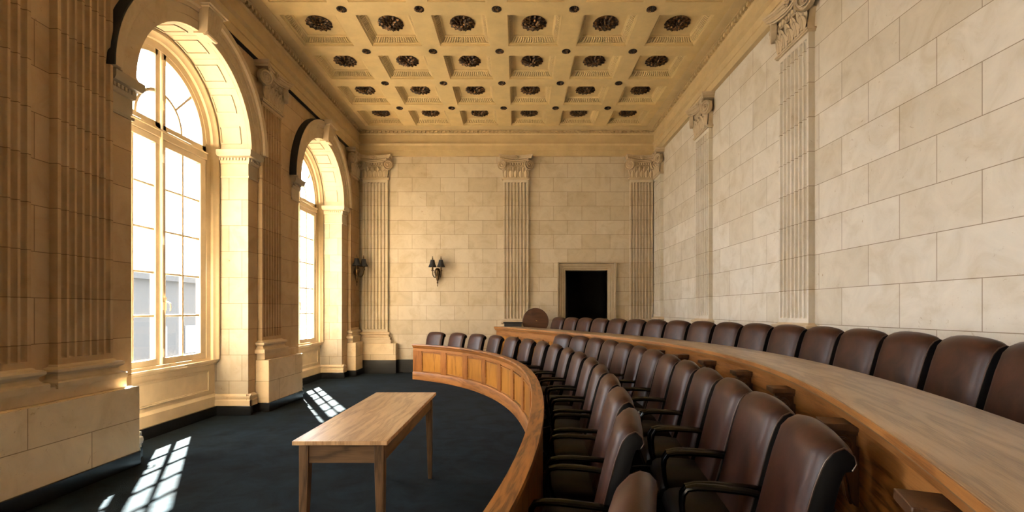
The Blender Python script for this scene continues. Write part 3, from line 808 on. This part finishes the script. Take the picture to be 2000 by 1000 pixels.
# plinths under the pilasters, built of plain blocks
def block(name, x0, x1, y0, y1, z0, z1, mat=M_plinth, bev=.006):
    mb = MB(); mb.box(x0,x1,y0,y1,z0,z1); return mb.build(name, mat, None, smooth=False, bevel=bev)
k = 0
for a, b in PL_L:
    o = block('wall_left_plinth', XL, PLX, a, b, .13, .765); struct(o); o.name = 'trim_%d' % (k+2); k += 1
    mb = MB(); mb.box(XL, PLX-.075, a+.03, b-.06, .765, .875); mb.build('die', M_smooth, o, smooth=False, bevel=.006)
o = block('p', -3.78, -2.90, YB-.18, YB, .318, .715); struct(o); o.name = 'trim_%d' % (k+2); k += 1
mb = MB(); mb.box(-3.76,-3.02,YB-.15,YB,.715,.80); mb.build('die', M_smooth, o, smooth=False, bevel=.005)
for yc in (5.755, 8.61, 11.42):
    o = block('p', XR-.15, XR, yc-.42, min(yc+.42, YB), TIER+.13, 1.05, M_smooth); struct(o); o.name = 'trim_%d' % (k+2); k += 1
    mb = MB(); mb.box(XR-.13,XR,yc-.40,min(yc+.40,YB),1.05,1.165); mb.build('die', M_smooth, o, smooth=False, bevel=.006)
for xc in (-.055, 2.95):
    o = block('p', xc-.42, min(xc+.42, XR-.01), YB-.15, YB, TIER, .95, M_smooth); struct(o); o.name = 'trim_%d' % (k+2); k += 1
    mb = MB(); mb.box(xc-.40,min(xc+.40,XR-.01),YB-.13,YB,.95,1.06); mb.build('die', M_smooth, o, smooth=False, bevel=.006)

# ------------------------------------------------------------------ ceiling rosettes
def rosette(name, D, hang):
    mb = MB(); R = D/2
    mb.lathe([(0,0),(R*.93,0),(R*.96,-hang*.18),(R*.80,-hang*.35),(R*.35,-hang*.28),(0,-hang*.3)], 24)
    for ring, n, r0, r1, zz in ((0,14,R*.52,R*1.0,.30),(1,12,R*.30,R*.76,.55),(2,8,R*.12,R*.48,.75)):
        for k_ in range(n):
            a = 2*PI*(k_+.5*ring)/n; ca, sa = math.cos(a), math.sin(a); wd = PI*(r0+r1)/2/n*.95; rows = []
            for t in np.linspace(0,1,6):
                rr_ = r0+(r1-r0)*t; ww = wd*math.sin(PI*(.18+.72*t))
                z = -hang*(zz+.25*math.sin(PI*t*.9))
                rows.append([(rr_*ca-u*ww*sa, rr_*sa+u*ww*ca, z+abs(u)*hang*.22) for u in (-1,-.5,0,.5,1)])
            mb.grid(rows)
    mb.lathe([(0,-hang*.5),(R*.16,-hang*.7),(R*.17,-hang*.95),(R*.08,-hang*1.12),(0,-hang*1.15)], 10)
    return mb.build(name, M_ros, None, ang=60, fix=False)
ORD = ['first','second','third','fourth','fifth','sixth','seventh','eighth','ninth','tenth','eleventh','twelfth','thirteenth','fourteenth','fifteenth','sixteenth','seventeenth','eighteenth']
big = rosette('ceiling_rosette', .40, .075); first = True
for j in range(4):
    for k_ in range(6):
        o = big if first else big.copy()
        if not first: COL.objects.link(o)
        first = False
        o.location = ((xs[k_]+xs[k_+1])/2, (ys[j]+ys[j+1])/2, zc+.137); o.rotation_euler = (0,0,.3*j+.7*k_)
        tag(o, 'large dark gilt coffer rosette, %s row from the end wall, %s from left' % (ORD[j], ORD[k_]), 'ceiling rosette', 'large rosettes in the coffers')
small = rosette('ceiling_boss', .145, .04); first = True
for j in range(1,5):
    for k_ in range(1,6):
        o = small if first else small.copy()
        if not first: COL.objects.link(o)
        first = False
        o.location = (xs[k_], ys[j], zc); o.rotation_euler = (0,0,.4*j+.9*k_)
        tag(o, 'small dark boss on ceiling beams, %s crossing row from end wall, %s from left' % (ORD[j-1], ORD[k_-1]), 'ceiling boss', 'small bosses on the beam crossings')

# ------------------------------------------------------------------ wall lamps
def sconce(loc, rz, label):
    e = empty('wall_lamp', loc, rz)       # local +Y points away from the wall, z=0 is the arm height
    mb = MB()
    mb.lathe([(0,-.02),(.055,-.02),(.07,0),(.06,.02),(.03,.03),(0,.032)], 16, M=Matrix.Translation((0,.02,.02)) @ Matrix.Rotation(-PI/2,4,'X'))
    mb.lathe([(0,-.30),(.006,-.29),(.012,-.26),(.006,-.235),(.022,-.20),(.012,-.17),(.034,-.12),(.045,-.06),(.03,-.01),(.05,.04),(.062,.09),(.05,.13),(.025,.15),(0,.155)], 14, c=(0,.055,0))
    for a in range(6):
        t = a*PI/3; mb.tube([(.04*math.cos(t),.055+.03*math.sin(t),-.05),(.07*math.cos(t),.055+.05*math.sin(t),.05),(.045*math.cos(t),.055+.04*math.sin(t),.12)], .012, 6)
    mb.build('back_plate', M_bronze, e)
    for sx in (-1,1):
        mb = MB(); X = sx*.10
        pts = [(0,.06,-.04),(sx*.05,.10,-.075),(sx*.085,.14,-.05),(X,.17,.02),(X,.17,.10)]
        P = [Vector(p) for p in pts]; sm = []
        for i in range(len(P)-1):
            p0 = P[max(i-1,0)]; p1 = P[i]; p2 = P[i+1]; p3 = P[min(i+2,len(P)-1)]
            for t in np.linspace(0,1,6,endpoint=False): sm.append(tuple(.5*((2*p1)+(-p0+p2)*t+(2*p0-5*p1+4*p2-p3)*t*t+(-p0+3*p1-3*p2+p3)*t**3)))
        sm.append(pts[-1]); mb.tube(sm, .012, 8)
        mb.lathe([(0,.07),(.03,.075),(.036,.09),(.02,.10),(.024,.13),(.016,.15),(.012,.36),(.018,.375),(.006,.39),(.012,.41),(0,.425)], 12, c=(X,.17,0))
        arm = mb.build('arm', M_bronze, e)
        mb = MB()
        ro, n = [(.098,.165),(.045,.335)], 24
        rows = [[(X+r_*math.cos(2*PI*q/n), .17+r_*math.sin(2*PI*q/n), z) for q in range(n)] for r_, z in (ro[0], (.066,.24), ro[1], (.041,.322), (.062,.238), (.089,.167))]
        mb.grid(rows, closed_u=True, closed_v=True)
        for a in range(3):
            t = a*2*PI/3; mb.tube([(X,.17,.315),(X+.043*math.cos(t),.17+.043*math.sin(t),.318)], .002, 5)
        mb.build('lamp_shade', M_shade, e)
    return tag(e, label, 'wall lamp', 'twin shade wall lamps')
sconce((-1.93, YB, 2.36), PI, 'bronze wall lamp with two black shades on the end wall above the front desk')
sconce((XL+.075, 11.36, 2.36), -PI/2-.55, 'bronze wall lamp with two black shades in the far left corner beside a pilaster')

# ------------------------------------------------------------------ front desk (curved)
S1 = arclen(C1)[-1]
def desk_panels(P, root, s_list, zlo, zhi, z0, ztop, pmat, inset=.018):
    for (sa, sb) in s_list:
        mb = MB(); sweep(mb, P, boxprof(.012,.03,zlo+.0,zhi), sa, sb, .06)
        pn = mb.build('panel', pmat, root, ang=30)
        mb = MB()
        for (o0,zA,zB) in ((-.002,zlo,zlo+.016),(-.002,zhi-.016,zhi)): sweep(mb, P, boxprof(o0,.014,zA,zB), sa, sb, .06)
        sweep(mb, P, boxprof(-.002,.014,zlo,zhi), sa, sa+.016, .06); sweep(mb, P, boxprof(-.002,.014,zlo,zhi), sb-.016, sb, .06)
        mb.build('panel_moulding', M_oak_h, pn, ang=30)
fd = empty('curved_desk', (float(C1[0,0]), float(C1[0,1]), 0)); 
def at_origin(root):
    root['_o'] = 0
    return root
inv = Matrix.Translation((-float(C1[0,0]), -float(C1[0,1]), 0))
def par(root):
    """children were modelled in world space: shift them under the thing's base"""
    for c in root.children:
        c.matrix_parent_inverse = Matrix.Translation(-Vector(root.location))
def sx_px(P, x, z=0, cond=None):
    X = 1012+950*P[:,0]/P[:,1]; S = arclen(P)
    idx = [i for i in range(len(X)-1) if (X[i]-x)*(X[i+1]-x) <= 0]
    if not idx: return None
    i = idx[-1]; t = (x-X[i])/(X[i+1]-X[i]); return S[i]+t*(S[i+1]-S[i])
mb = MB(); sweep(mb, C1, boxprof(.022,.045,0,.70)); mb.build('body', M_oak_v, fd)
mb = MB(); sweep(mb, C1, [(-.022,0),(-.022,.15),(-.012,.165),(-.002,.175),(.03,.175),(.03,0)], None, None); mb.build('plinth', M_oak_h, fd)
mb = MB(); sweep(mb, C1, [(-.002,.615),(-.002,.675),(-.012,.685),(-.018,.70),(-.034,.725),(-.034,.735),(.045,.735),(.045,.615)]); mb.build('top_rail', M_oak_h, fd)
mb = MB(); sweep(mb, C1, [(-.045,.735),(-.05,.745),(-.043,.765),(.05,.765),(.055,.75),(.05,.735)]); mb.build('handrail', M_oak_ring, fd)
pxs = [(825,861),(872,906),(917,948),(958,983),(991,1012),(1017,1029)]
sl = [tuple(sorted((sx_px(C1, a), sx_px(C1, b)))) for a, b in pxs]
pit = np.mean([sl[i][0]-sl[i+1][0] for i in range(len(sl)-1)]); wid = np.mean([b-a for a, b in sl[:-1]])
print('desk1 panel pitch', pit, wid, sl)
sl = sl[:4]; s = sl[-1][0]-pit
pit = .80; wid = .62
sA = sl[0][0]; full = []
s = sA
while s > .15: full.append((s, min(s+wid, S1-.1))); s -= pit
desk_panels(C1, fd, full, .185, .60, 0, .7, M_oak_panel)
prev = S1
for (a, b) in full+[(0.0,0.0)]:
    if prev-b > .02:
        mb = MB(); sweep(mb, C1, boxprof(-.006,.026,.15,.63), b, prev, .05); mb.build('stile', M_oak_v, fd)
    prev = a
par(fd)
tag(fd, 'curved honey oak panelled front desk sweeping round the blue carpet', 'desk')

# ------------------------------------------------------------------ long upper desk
S2 = arclen(C2)[-1]
ud = empty('curved_desk', (float(C2[0,0]), float(C2[0,1]), 0))
mb = MB(); sweep(mb, C2, [(.0,Z2-.045),(-.008,Z2-.03),(-.004,Z2-.006),(.006,Z2),(.43,Z2),(.43,Z2-.045)]); mb.build('worktop', M_oak_top, ud)
mb = MB(); sweep(mb, C2, [(.02,Z2-.085),(.012,Z2-.06),(.0,Z2-.045),(.07,Z2-.045),(.07,Z2-.085)]); sweep(mb, C2, boxprof(-.0085,.004,Z2-.034,Z2-.008)); mb.build('edge_moulding', M_oak_h, ud)
mb = MB(); sweep(mb, C2, boxprof(.07,.155,0,Z2-.045)); mb.build('body', M_oak_ring, ud)
mb = MB(); sweep(mb, C2, [(.045,TB),(.045,.22),(.055,.235),(.07,.24),(.08,.24),(.08,TB)]); sweep(mb, C2, [(.055,.52),(.05,.535),(.06,.56),(.08,.56),(.08,.52)], 0, S2*.55); mb.build('plinth', M_oak_dark, ud)
# corbels by their measured places
corb = [1186,1230,1274,1320,1372,1434,1512,1625,1800]
CS = [sx_px(offset(C2,.07), x) for x in [1207,1254,1299,1346,1399,1469,1552,1674,1898]]
print('corbel s', CS)
cs0 = CS[0]; cs1 = CS[-1]; CSu = [s_ for s_ in CS if s_]
def corbel(s):
    p = at_s(C2, s); n = nrm_s(C2, s)
    t = np.array([-n[1], n[0]])
    M = Matrix(((t[0], n[0], 0, p[0]+n[0]*.07), (t[1], n[1], 0, p[1]+n[1]*.07), (0,0,1,0), (0,0,0,1)))
    # local: x along desk, -y outwards, z up
    hw = .04; zt = Z2-.10
    mb = MB(); mb.box(-hw-.03,hw+.03,-.135,.0,zt-.03,zt,M=M); mb.box(-hw-.02,hw+.02,-.12,0,zt-.045,zt-.03,M=M)
    pf = [(0,zt-.045),(-.09,zt-.045),(-.105,zt-.06),(-.113,zt-.09),(-.105,zt-.12),(-.09,zt-.135),(-.075,zt-.15),(-.055,zt-.19),(-.04,zt-.25),(-.032,zt-.31),(-.02,zt-.34),(0,zt-.35)]
    rows = [[tuple(M @ Vector((x,y,z))) for y, z in pf] for x in (-hw, hw)]
    mb.grid(rows, closed_u=True); mb.cap(rows[0]); mb.cap(rows[1][::-1])
    o = mb.build('corbel', M_oak_dark, ud, bevel=.003)
    mb = MB()
    for sx in (-1,1):
        C = M @ Vector((sx*(hw+.004), -.066, zt-.092)); ax = (M.to_3x3() @ Vector((sx,0,0))).normalized()
        volute(mb, C.x, C.y, C.z, .036, ax, .012)
    mb.tube([M @ Vector((-hw-.001,-.068,zt-.092)), M @ Vector((hw+.001,-.068,zt-.092))], .046, 16)
    for x in (-.02,.02): mb.tube([M @ Vector((x, y-.004, z)) for y, z in pf[5:11]], .008, 6)
    mb.build('scroll', oak('scroll_oak', (.05,.022,.009),(.12,.055,.022),(.17,.08,.03), rough=.33) if 'scroll_oak' not in bpy.data.materials else bpy.data.materials['scroll_oak'], o)
for s in CSu: corbel(s)
# panelled far part
e = S2-.12; plist = []
for xa, xb in ((980,1019),(1031,1069)):
    a, b = sorted((sx_px(offset(C2,.1), xa), sx_px(offset(C2,.1), xb))); plist.append((a,b))
print('desk2 panels', plist, S2)
far0 = CS[0]+.45
w_ = plist[0][1]-plist[0][0]
q = plist[1][0]-(plist[0][0]-plist[1][0])
while q > far0: plist.append((q, q+w_)); q -= (plist[0][0]-plist[1][0])
P2 = offset(C2, .055)
for (a, b) in plist:
    k1 = arclen(P2)[-1]/S2
    mb = MB(); sweep(mb, P2, boxprof(.002,.02,.30,Z2-.19), a*k1, b*k1, .08); pn = mb.build('panel', M_oak_panel, ud)
    mb = MB(); zl, zh = .30, Z2-.19
    for zA, zB in ((zl,zl+.02),(zh-.02,zh)): sweep(mb, P2, boxprof(-.012,.01,zA,zB), a*k1, b*k1, .08)
    sweep(mb, P2, boxprof(-.012,.01,zl,zh), a*k1, a*k1+.025, .08); sweep(mb, P2, boxprof(-.012,.01,zl,zh), b*k1-.025, b*k1, .08)
    mb.build('panel_moulding', M_oak_h, pn)
mb = MB(); sweep(mb, C2, boxprof(.058,.09,Z2-.19,Z2-.085)); mb.build('top_rail', M_oak_h, ud)
# dark kneehole shelf and legs behind
mb = MB(); sweep(mb, C2, boxprof(.36,.40,TIER,Z2-.045), S2-.06, S2-.0); sweep(mb, C2, boxprof(.10,.42,TIER,Z2-.045), S2-.05, S2, .05); mb.build('end_panel', M_oak_v, ud)
for s in np.arange(.6, S2-.5, 1.6):
    mb = MB(); sweep(mb, C2, boxprof(.16,.38,TIER,Z2-.045), s, s+.035, .03); mb.build('support', M_oak_dark, ud)
par(ud)
tag(ud, 'long raised curved oak desk with worn pale top and scroll corbels', 'desk')

# ------------------------------------------------------------------ chairs
def make_chair():
    e = empty('leather_armchair')
    # side outline of the padded back: front bottom -> top roll -> rear bottom  (x back is negative, z)
    prof = [(-.085,.44),(-.11,.52),(-.135,.62),(-.162,.73),(-.190,.84),(-.210,.90),(-.222,.935),(-.245,.965),(-.275,.98),(-.305,.975),(-.325,.955),(-.330,.93),(-.318,.908),(-.298,.895),(-.285,.86),(-.262,.76),(-.235,.62),(-.205,.50),(-.19,.42),(-.12,.41)]
    W = .232; mb = MB(); rows = []
    us = (-1,-.985,-.955,-.915,-.87,-.82,-.75,-.5,-.25,0,.25,.5,.75,.82,.87,.915,.955,.985,1)
    for u in us:
        arch = .032*(1-abs(u)**2.7); rd = .020*max(0,(abs(u)-.76)/.24)**2.2
        row = []
        for i, (x, z) in enumerate(prof):
            t = max(0, (z-.5)/.48); bulge = .014*(1-u*u) if i < 7 else 0
            sh = rd*1.1 if i < 9 else 0
            cx, cz = -.20, .70
            row.append((x+bulge-sh, u*W*(1+.03*t), z+arch*t**1.5-(rd*.45 if z > .9 else 0)))
        rows.append(row)
    n = len(prof); i0 = len(mb.v)
    for a in range(len(rows)-1):
        for c in range(n):
            d = (c+1) % n
            mi = 0 if (c <= 11) else 1
            mb.quad([rows[a][c], rows[a][d], rows[a+1][d], rows[a+1][c]], mi)
    mb.cap(rows[0], 1); mb.cap(rows[-1][::-1], 1)
    bk = mb.build('backrest', [M_lea, M_blk], e, ang=60)
    mb = MB()
    for u, row in ((-1, rows[1]), (1, rows[-2])):
        mb = MB(); mb.tube([(p[0], p[1]+u*.002, p[2]) for p in row[:13]], .003, 6)
        mb.build('piping', M_pipe, bk)
    # seat cushion
    mb = MB(); nseg = 5
    def sect(x, k, top):
        hw = .225*k; zt = top; zb = .385
        return [(x,-hw,zb),(x,-hw-.008,(zb+zt)/2),(x,-hw*.97,zt-.018),(x,-hw*.85,zt),(x,0,zt+.006),(x,hw*.85,zt),(x,hw*.97,zt-.018),(x,hw+.008,(zb+zt)/2),(x,hw,zb)]
    rws = [sect(-.20,.96,.455),sect(-.1,.99,.465),sect(.0,1,.475),(sect(.09,1,.475)),sect(.145,.99,.468),sect(.171,.97,.45),sect(.18,.95,.42)]
    mb.grid(rws); mb.cap(rws[0]); mb.cap(rws[-1][::-1]); mb.quad([rws[0][0],rws[0][-1],rws[-1][-1],rws[-1][0]])
    mb.build('seat', M_lea2, e, ang=50)
    for sy in (-1,1):
        mb = MB(); y = sy*.246
        mb.tube([(-.20,y*.93,.628),(-.10,y,.640),(.03,y,.645),(.105,y,.642),(.145,y,.632),(.162,y,.605),(.166,y,.56),(.158,y*.97,.48),(.14,y*.93,.42),(.12,y*.86,.40)], [.022,.025,.026,.026,.025,.022,.019,.017,.016,.015], 10, ry=.62)
        mb.build('armrest', M_arm, e)
    mb = MB(); mb.lathe([(0,.385),(.13,.385),(.13,.36),(.035,.34),(.035,.20),(.028,.19),(.028,.08),(0,.08)], 16); mb.build('pedestal', M_metal, e)
    for k_ in range(5):
        a = 2*PI*k_/5+.3; mb = MB()
        mb.tube([(0,0,.12),(.13*math.cos(a),.13*math.sin(a),.095),(.24*math.cos(a),.24*math.sin(a),.062)], [.026,.02,.014], 8)
        lg = mb.build('leg', M_metal, e)
        mb = MB(); M = Matrix.Translation((.24*math.cos(a),.24*math.sin(a),.026)) @ Matrix.Rotation(a,4,'Z') @ Matrix.Rotation(PI/2,4,'X')
        mb.lathe([(0,-.02),(.022,-.02),(.026,-.012),(.026,.012),(.022,.02),(0,.02)], 12, M=M)
        mb.box(-.004,.004,-.004,.004,.02,.045, M=Matrix.Translation((.24*math.cos(a),.24*math.sin(a),.0)))
        mb.build('caster', M_metal, lg)
    return e
proto = make_chair(); used = [False]
def place_chair(p, n, z, label, group, jit=0, dt=.235):
    e = proto if not used[0] else copy_tree(proto); used[0] = True
    f = -n                                  # faces away from the right-hand normal
    o = p+f*dt
    e.location = (float(o[0]), float(o[1]), z); e.rotation_euler = (0,0,math.atan2(f[1], f[0])+jit)
    return tag(e, label, 'armchair', group)
def row_s(P, xs_, last=None):
    return [sx_px(P, x) for x in xs_]
A_px = [843,878,913,949,984,1018,1050,1077,1100,1121]
sA_ = [sx_px(RA, x) for x in A_px]; print('A s', [None if s is None else round(s,2) for s in sA_], arclen(RA)[-1])
SA = arclen(RA)
s_near = float(np.interp(2.36, RA[:,1], SA)); s_far = sA_[0]-.10
nA = 15; sAu = list(np.linspace(s_far, s_near, nA)); print('A pitch', (s_far-s_near)/(nA-1))
pA = (s_far-s_near)/(nA-1); sAu.append(float(np.interp(1.37, RA[:,1], SA)))
for i, s in enumerate(sAu):
    lab = 'brown leather armchair in front row by the low desk, %s from its far end' % ORD[i]
    if i == 14: lab = 'brown leather armchair in the front row, nearest one with its whole back showing'
    if i == 15: lab = 'brown leather armchair whose back top alone shows at the bottom edge of the photo'
    place_chair(at_s(RA, s), nrm_s(RA, s), 0.0, lab, 'armchairs in the front row', random.uniform(-.05,.05))
B_px = [1097,1131,1165,1195,1218,1246,1265,1292,1322,1358,1410,1475,1585]
sB_ = [sx_px(RB, x) for x in B_px]; print('B s', [None if s is None else round(s,2) for s in sB_], arclen(RB)[-1])
SB = arclen(RB); s_far = sB_[0]; s_near = sB_[-1]+.12
for i, s in enumerate(np.linspace(s_far, s_near, 13)):
    lab = 'brown leather armchair in middle row below the long desk, %s from far end' % ORD[i]
    if i == 12: lab = 'largest brown leather armchair in the photo, nearest of the middle row'
    place_chair(at_s(RB, s), nrm_s(RB, s), TB, lab, 'armchairs in the middle row', random.uniform(-.05,.05))
print('B pitch', (s_far-s_near)/12)
C_px = [1089,1122,1154,1192,1225,1261,1295,1330,1365,1404,1446,1500,1560,1641,1740,1865,2010]
sC_ = [sx_px(RC, x) for x in C_px]; print('C s', [None if s is None else round(s,2) for s in sC_], arclen(RC)[-1])
for i, s in enumerate(np.linspace(sC_[0], sC_[-1]-.05, 17)):
    lab = 'brown leather armchair in raised back row behind long desk, %s from far end' % ORD[i]
    if i == 16: lab = 'brown leather armchair cut off by the right edge of the photo behind the long desk'
    place_chair(at_s(RC, s), nrm_s(RC, s), TIER, lab, 'armchairs in the raised back row', random.uniform(-.03,.03))

# ------------------------------------------------------------------ oak table
t = empty('side_table', (-1.0, 3.57, 0))
tx0, tx1, ty0, ty1 = -.275, .265, -.82, .82
t.location = (-1.005, 3.57, 0); t.rotation_euler = (0,0,0)
# slight skew of the long axis follows the photo
def sk(x, y): return (x+.11*(y/.82)*.0, y)
mb = MB(); mb.box(tx0,tx1,ty0,ty1,.735,.76); mb.build('tabletop', M_tab_top, t, bevel=.003)
mb = MB(); mb.box(tx0+.05,tx1-.05,ty0+.035,ty0+.055,.625,.735); mb.box(tx0+.05,tx1-.05,ty1-.055,ty1-.035,.625,.735)
mb.box(tx0+.035,tx0+.055,ty0+.05,ty1-.05,.625,.735); mb.box(tx1-.055,tx1-.035,ty0+.05,ty1-.05,.625,.735); mb.build('apron', M_tab, t, bevel=.002)
for sx, sy in ((0,0),(1,0),(0,1),(1,1)):
    x = tx0+.027 if sx == 0 else tx1-.027-.055; y = ty0+.027 if sy == 0 else ty1-.027-.055
    mb = MB(); x2 = x+.014*(1 if sx == 0 else 0); 
    top = [(x,y),(x+.055,y),(x+.055,y+.055),(x,y+.055)]
    ax = x+(.02 if sx == 1 else 0); ay = y+(.02 if sy == 1 else 0)
    bot = [(ax,ay),(ax+.035,ay),(ax+.035,ay+.035),(ax,ay+.035)]
    rows = [[(a,b,.0) for a,b in bot],[(a,b,.60) for a,b in top],[(a,b,.735) for a,b in top]]
    mb.grid(rows, closed_u=True); mb.cap(rows[0]); mb.cap(rows[-1]); mb.build('leg', M_tab_v, t, bevel=.003)
tag(t, 'plain narrow pale oak table on tapered legs, standing on the blue carpet', 'table')

# ------------------------------------------------------------------ things by the end wall
e = empty('low_cabinet', (-.02, 11.30, TIER))
mb = MB(); mb.box(-.30,.10,-.18,.18,0,.86); mb.build('carcass', M_black, e, bevel=.006)
for x in (-.29,-.095): 
    mb = MB(); mb.box(x,x+.185,-.198,-.18,.04,.80); d_ = mb.build('door', M_black, e, bevel=.004)
mb = MB(); mb.box(-.32,.12,-.20,.19,.86,.885); mb.build('top', M_metal, e, bevel=.004)
tag(e, 'low black cabinet against the end wall, just above the far end of the long desk', 'cabinet')
e = empty('dark_stand', (.42, 11.25, TIER))
mb = MB(); mb.box(-.28,.28,-.16,.16,.56,.60); mb.build('top', M_oak_dark, e, bevel=.005)
for x in (-.25,.21):
    for y in (-.14,.10): mb = MB(); mb.box(x,x+.04,y,y+.04,0,.56); mb.build('leg', M_oak_dark, e, bevel=.003)
tag(e, 'dark wooden stand under the round board by the end wall', 'stand')
e = empty('round_board', (.40, 11.22, TIER+.60))
M = Matrix.Translation((0,0,.305)) @ Matrix.Rotation(PI/2,4,'X')
mb = MB(); mb.lathe([(0,-.03),(.292,-.03),(.302,-.022),(.302,.022),(.292,.03),(0,.03)], 48, M=M); 
mb.build('disc', oak('red_brown_board', (.035,.014,.007),(.07,.028,.013),(.10,.042,.02), rough=.5), e, ang=30)
mb = MB(); mb.lathe([(0,0),(.012,0),(.012,.012),(.006,.02),(0,.022)], 12, c=(.03,-.03,.31), M=Matrix.Rotation(PI/2,4,'X')); mb.tube([(.03,-.045,.31),(.0,-.05,.33)], .005, 6); mb.build('pin', M_brass, e)
tag(e, 'round dark brown wooden board with a small metal pin, standing left of the doorway', 'round board')

# white knob of a radiator valve at the plinth corner
e = MB(); e.lathe([(0,0),(.018,0),(.018,.03),(.03,.04),(.036,.07),(.03,.10),(.014,.112),(.02,.125),(.018,.15),(0,.155)], 16)
v = e.build('radiator_valve', plain('white_plastic', (.75,.70,.60), .35)); v.location = (-3.74, 4.80, .15)
mb = MB(); mb.tube([(0,0,-.15),(0,0,.01)], .009, 8); mb.build('pipe', M_brass, v)
tag(v, 'white valve knob peeping out behind the nearest stone plinth', 'valve')

# ------------------------------------------------------------------ outside
mb = MB(); mb.box(-60,-5.05,-40,60,-6.2,-6.0); struct(mb.build('ground', plain('paving', (.05,.05,.047), .9)))
def building(x, y0, y1, h, label, col):
    b = empty('building', (x,(y0+y1)/2,-6.0))
    mb = MB(); mb.box(-4,0,-(y1-y0)/2,(y1-y0)/2,0,h); mb.build('wall', plain('facade_'+str(int(y0)), col, .9), b)
    gm = bpy.data.materials.get('facade_glass') or plain('facade_glass', (.12,.14,.16), .3)
    L_ = y1-y0
    for r_ in range(int(h/3.4)):
        for k_ in range(int(L_/3)):
            w_ = MB(); yy_ = -L_/2+1+3*k_; w_.box(0,.05,yy_,yy_+1.2,1.0+r_*3.4,3.0+r_*3.4); w_.build('window', gm, b)
    mb = MB(); mb.box(-4.1,.3,-(y1-y0)/2-.1,(y1-y0)/2+.1,h,h+.4); mb.build('cornice', bpy.data.materials['facade_'+str(int(y0))], b)
    tag(b, label, 'building')
building(-24, 22, 50, 9.5, 'pale grey building seen blurred through the large arched window', (.075,.08,.085))
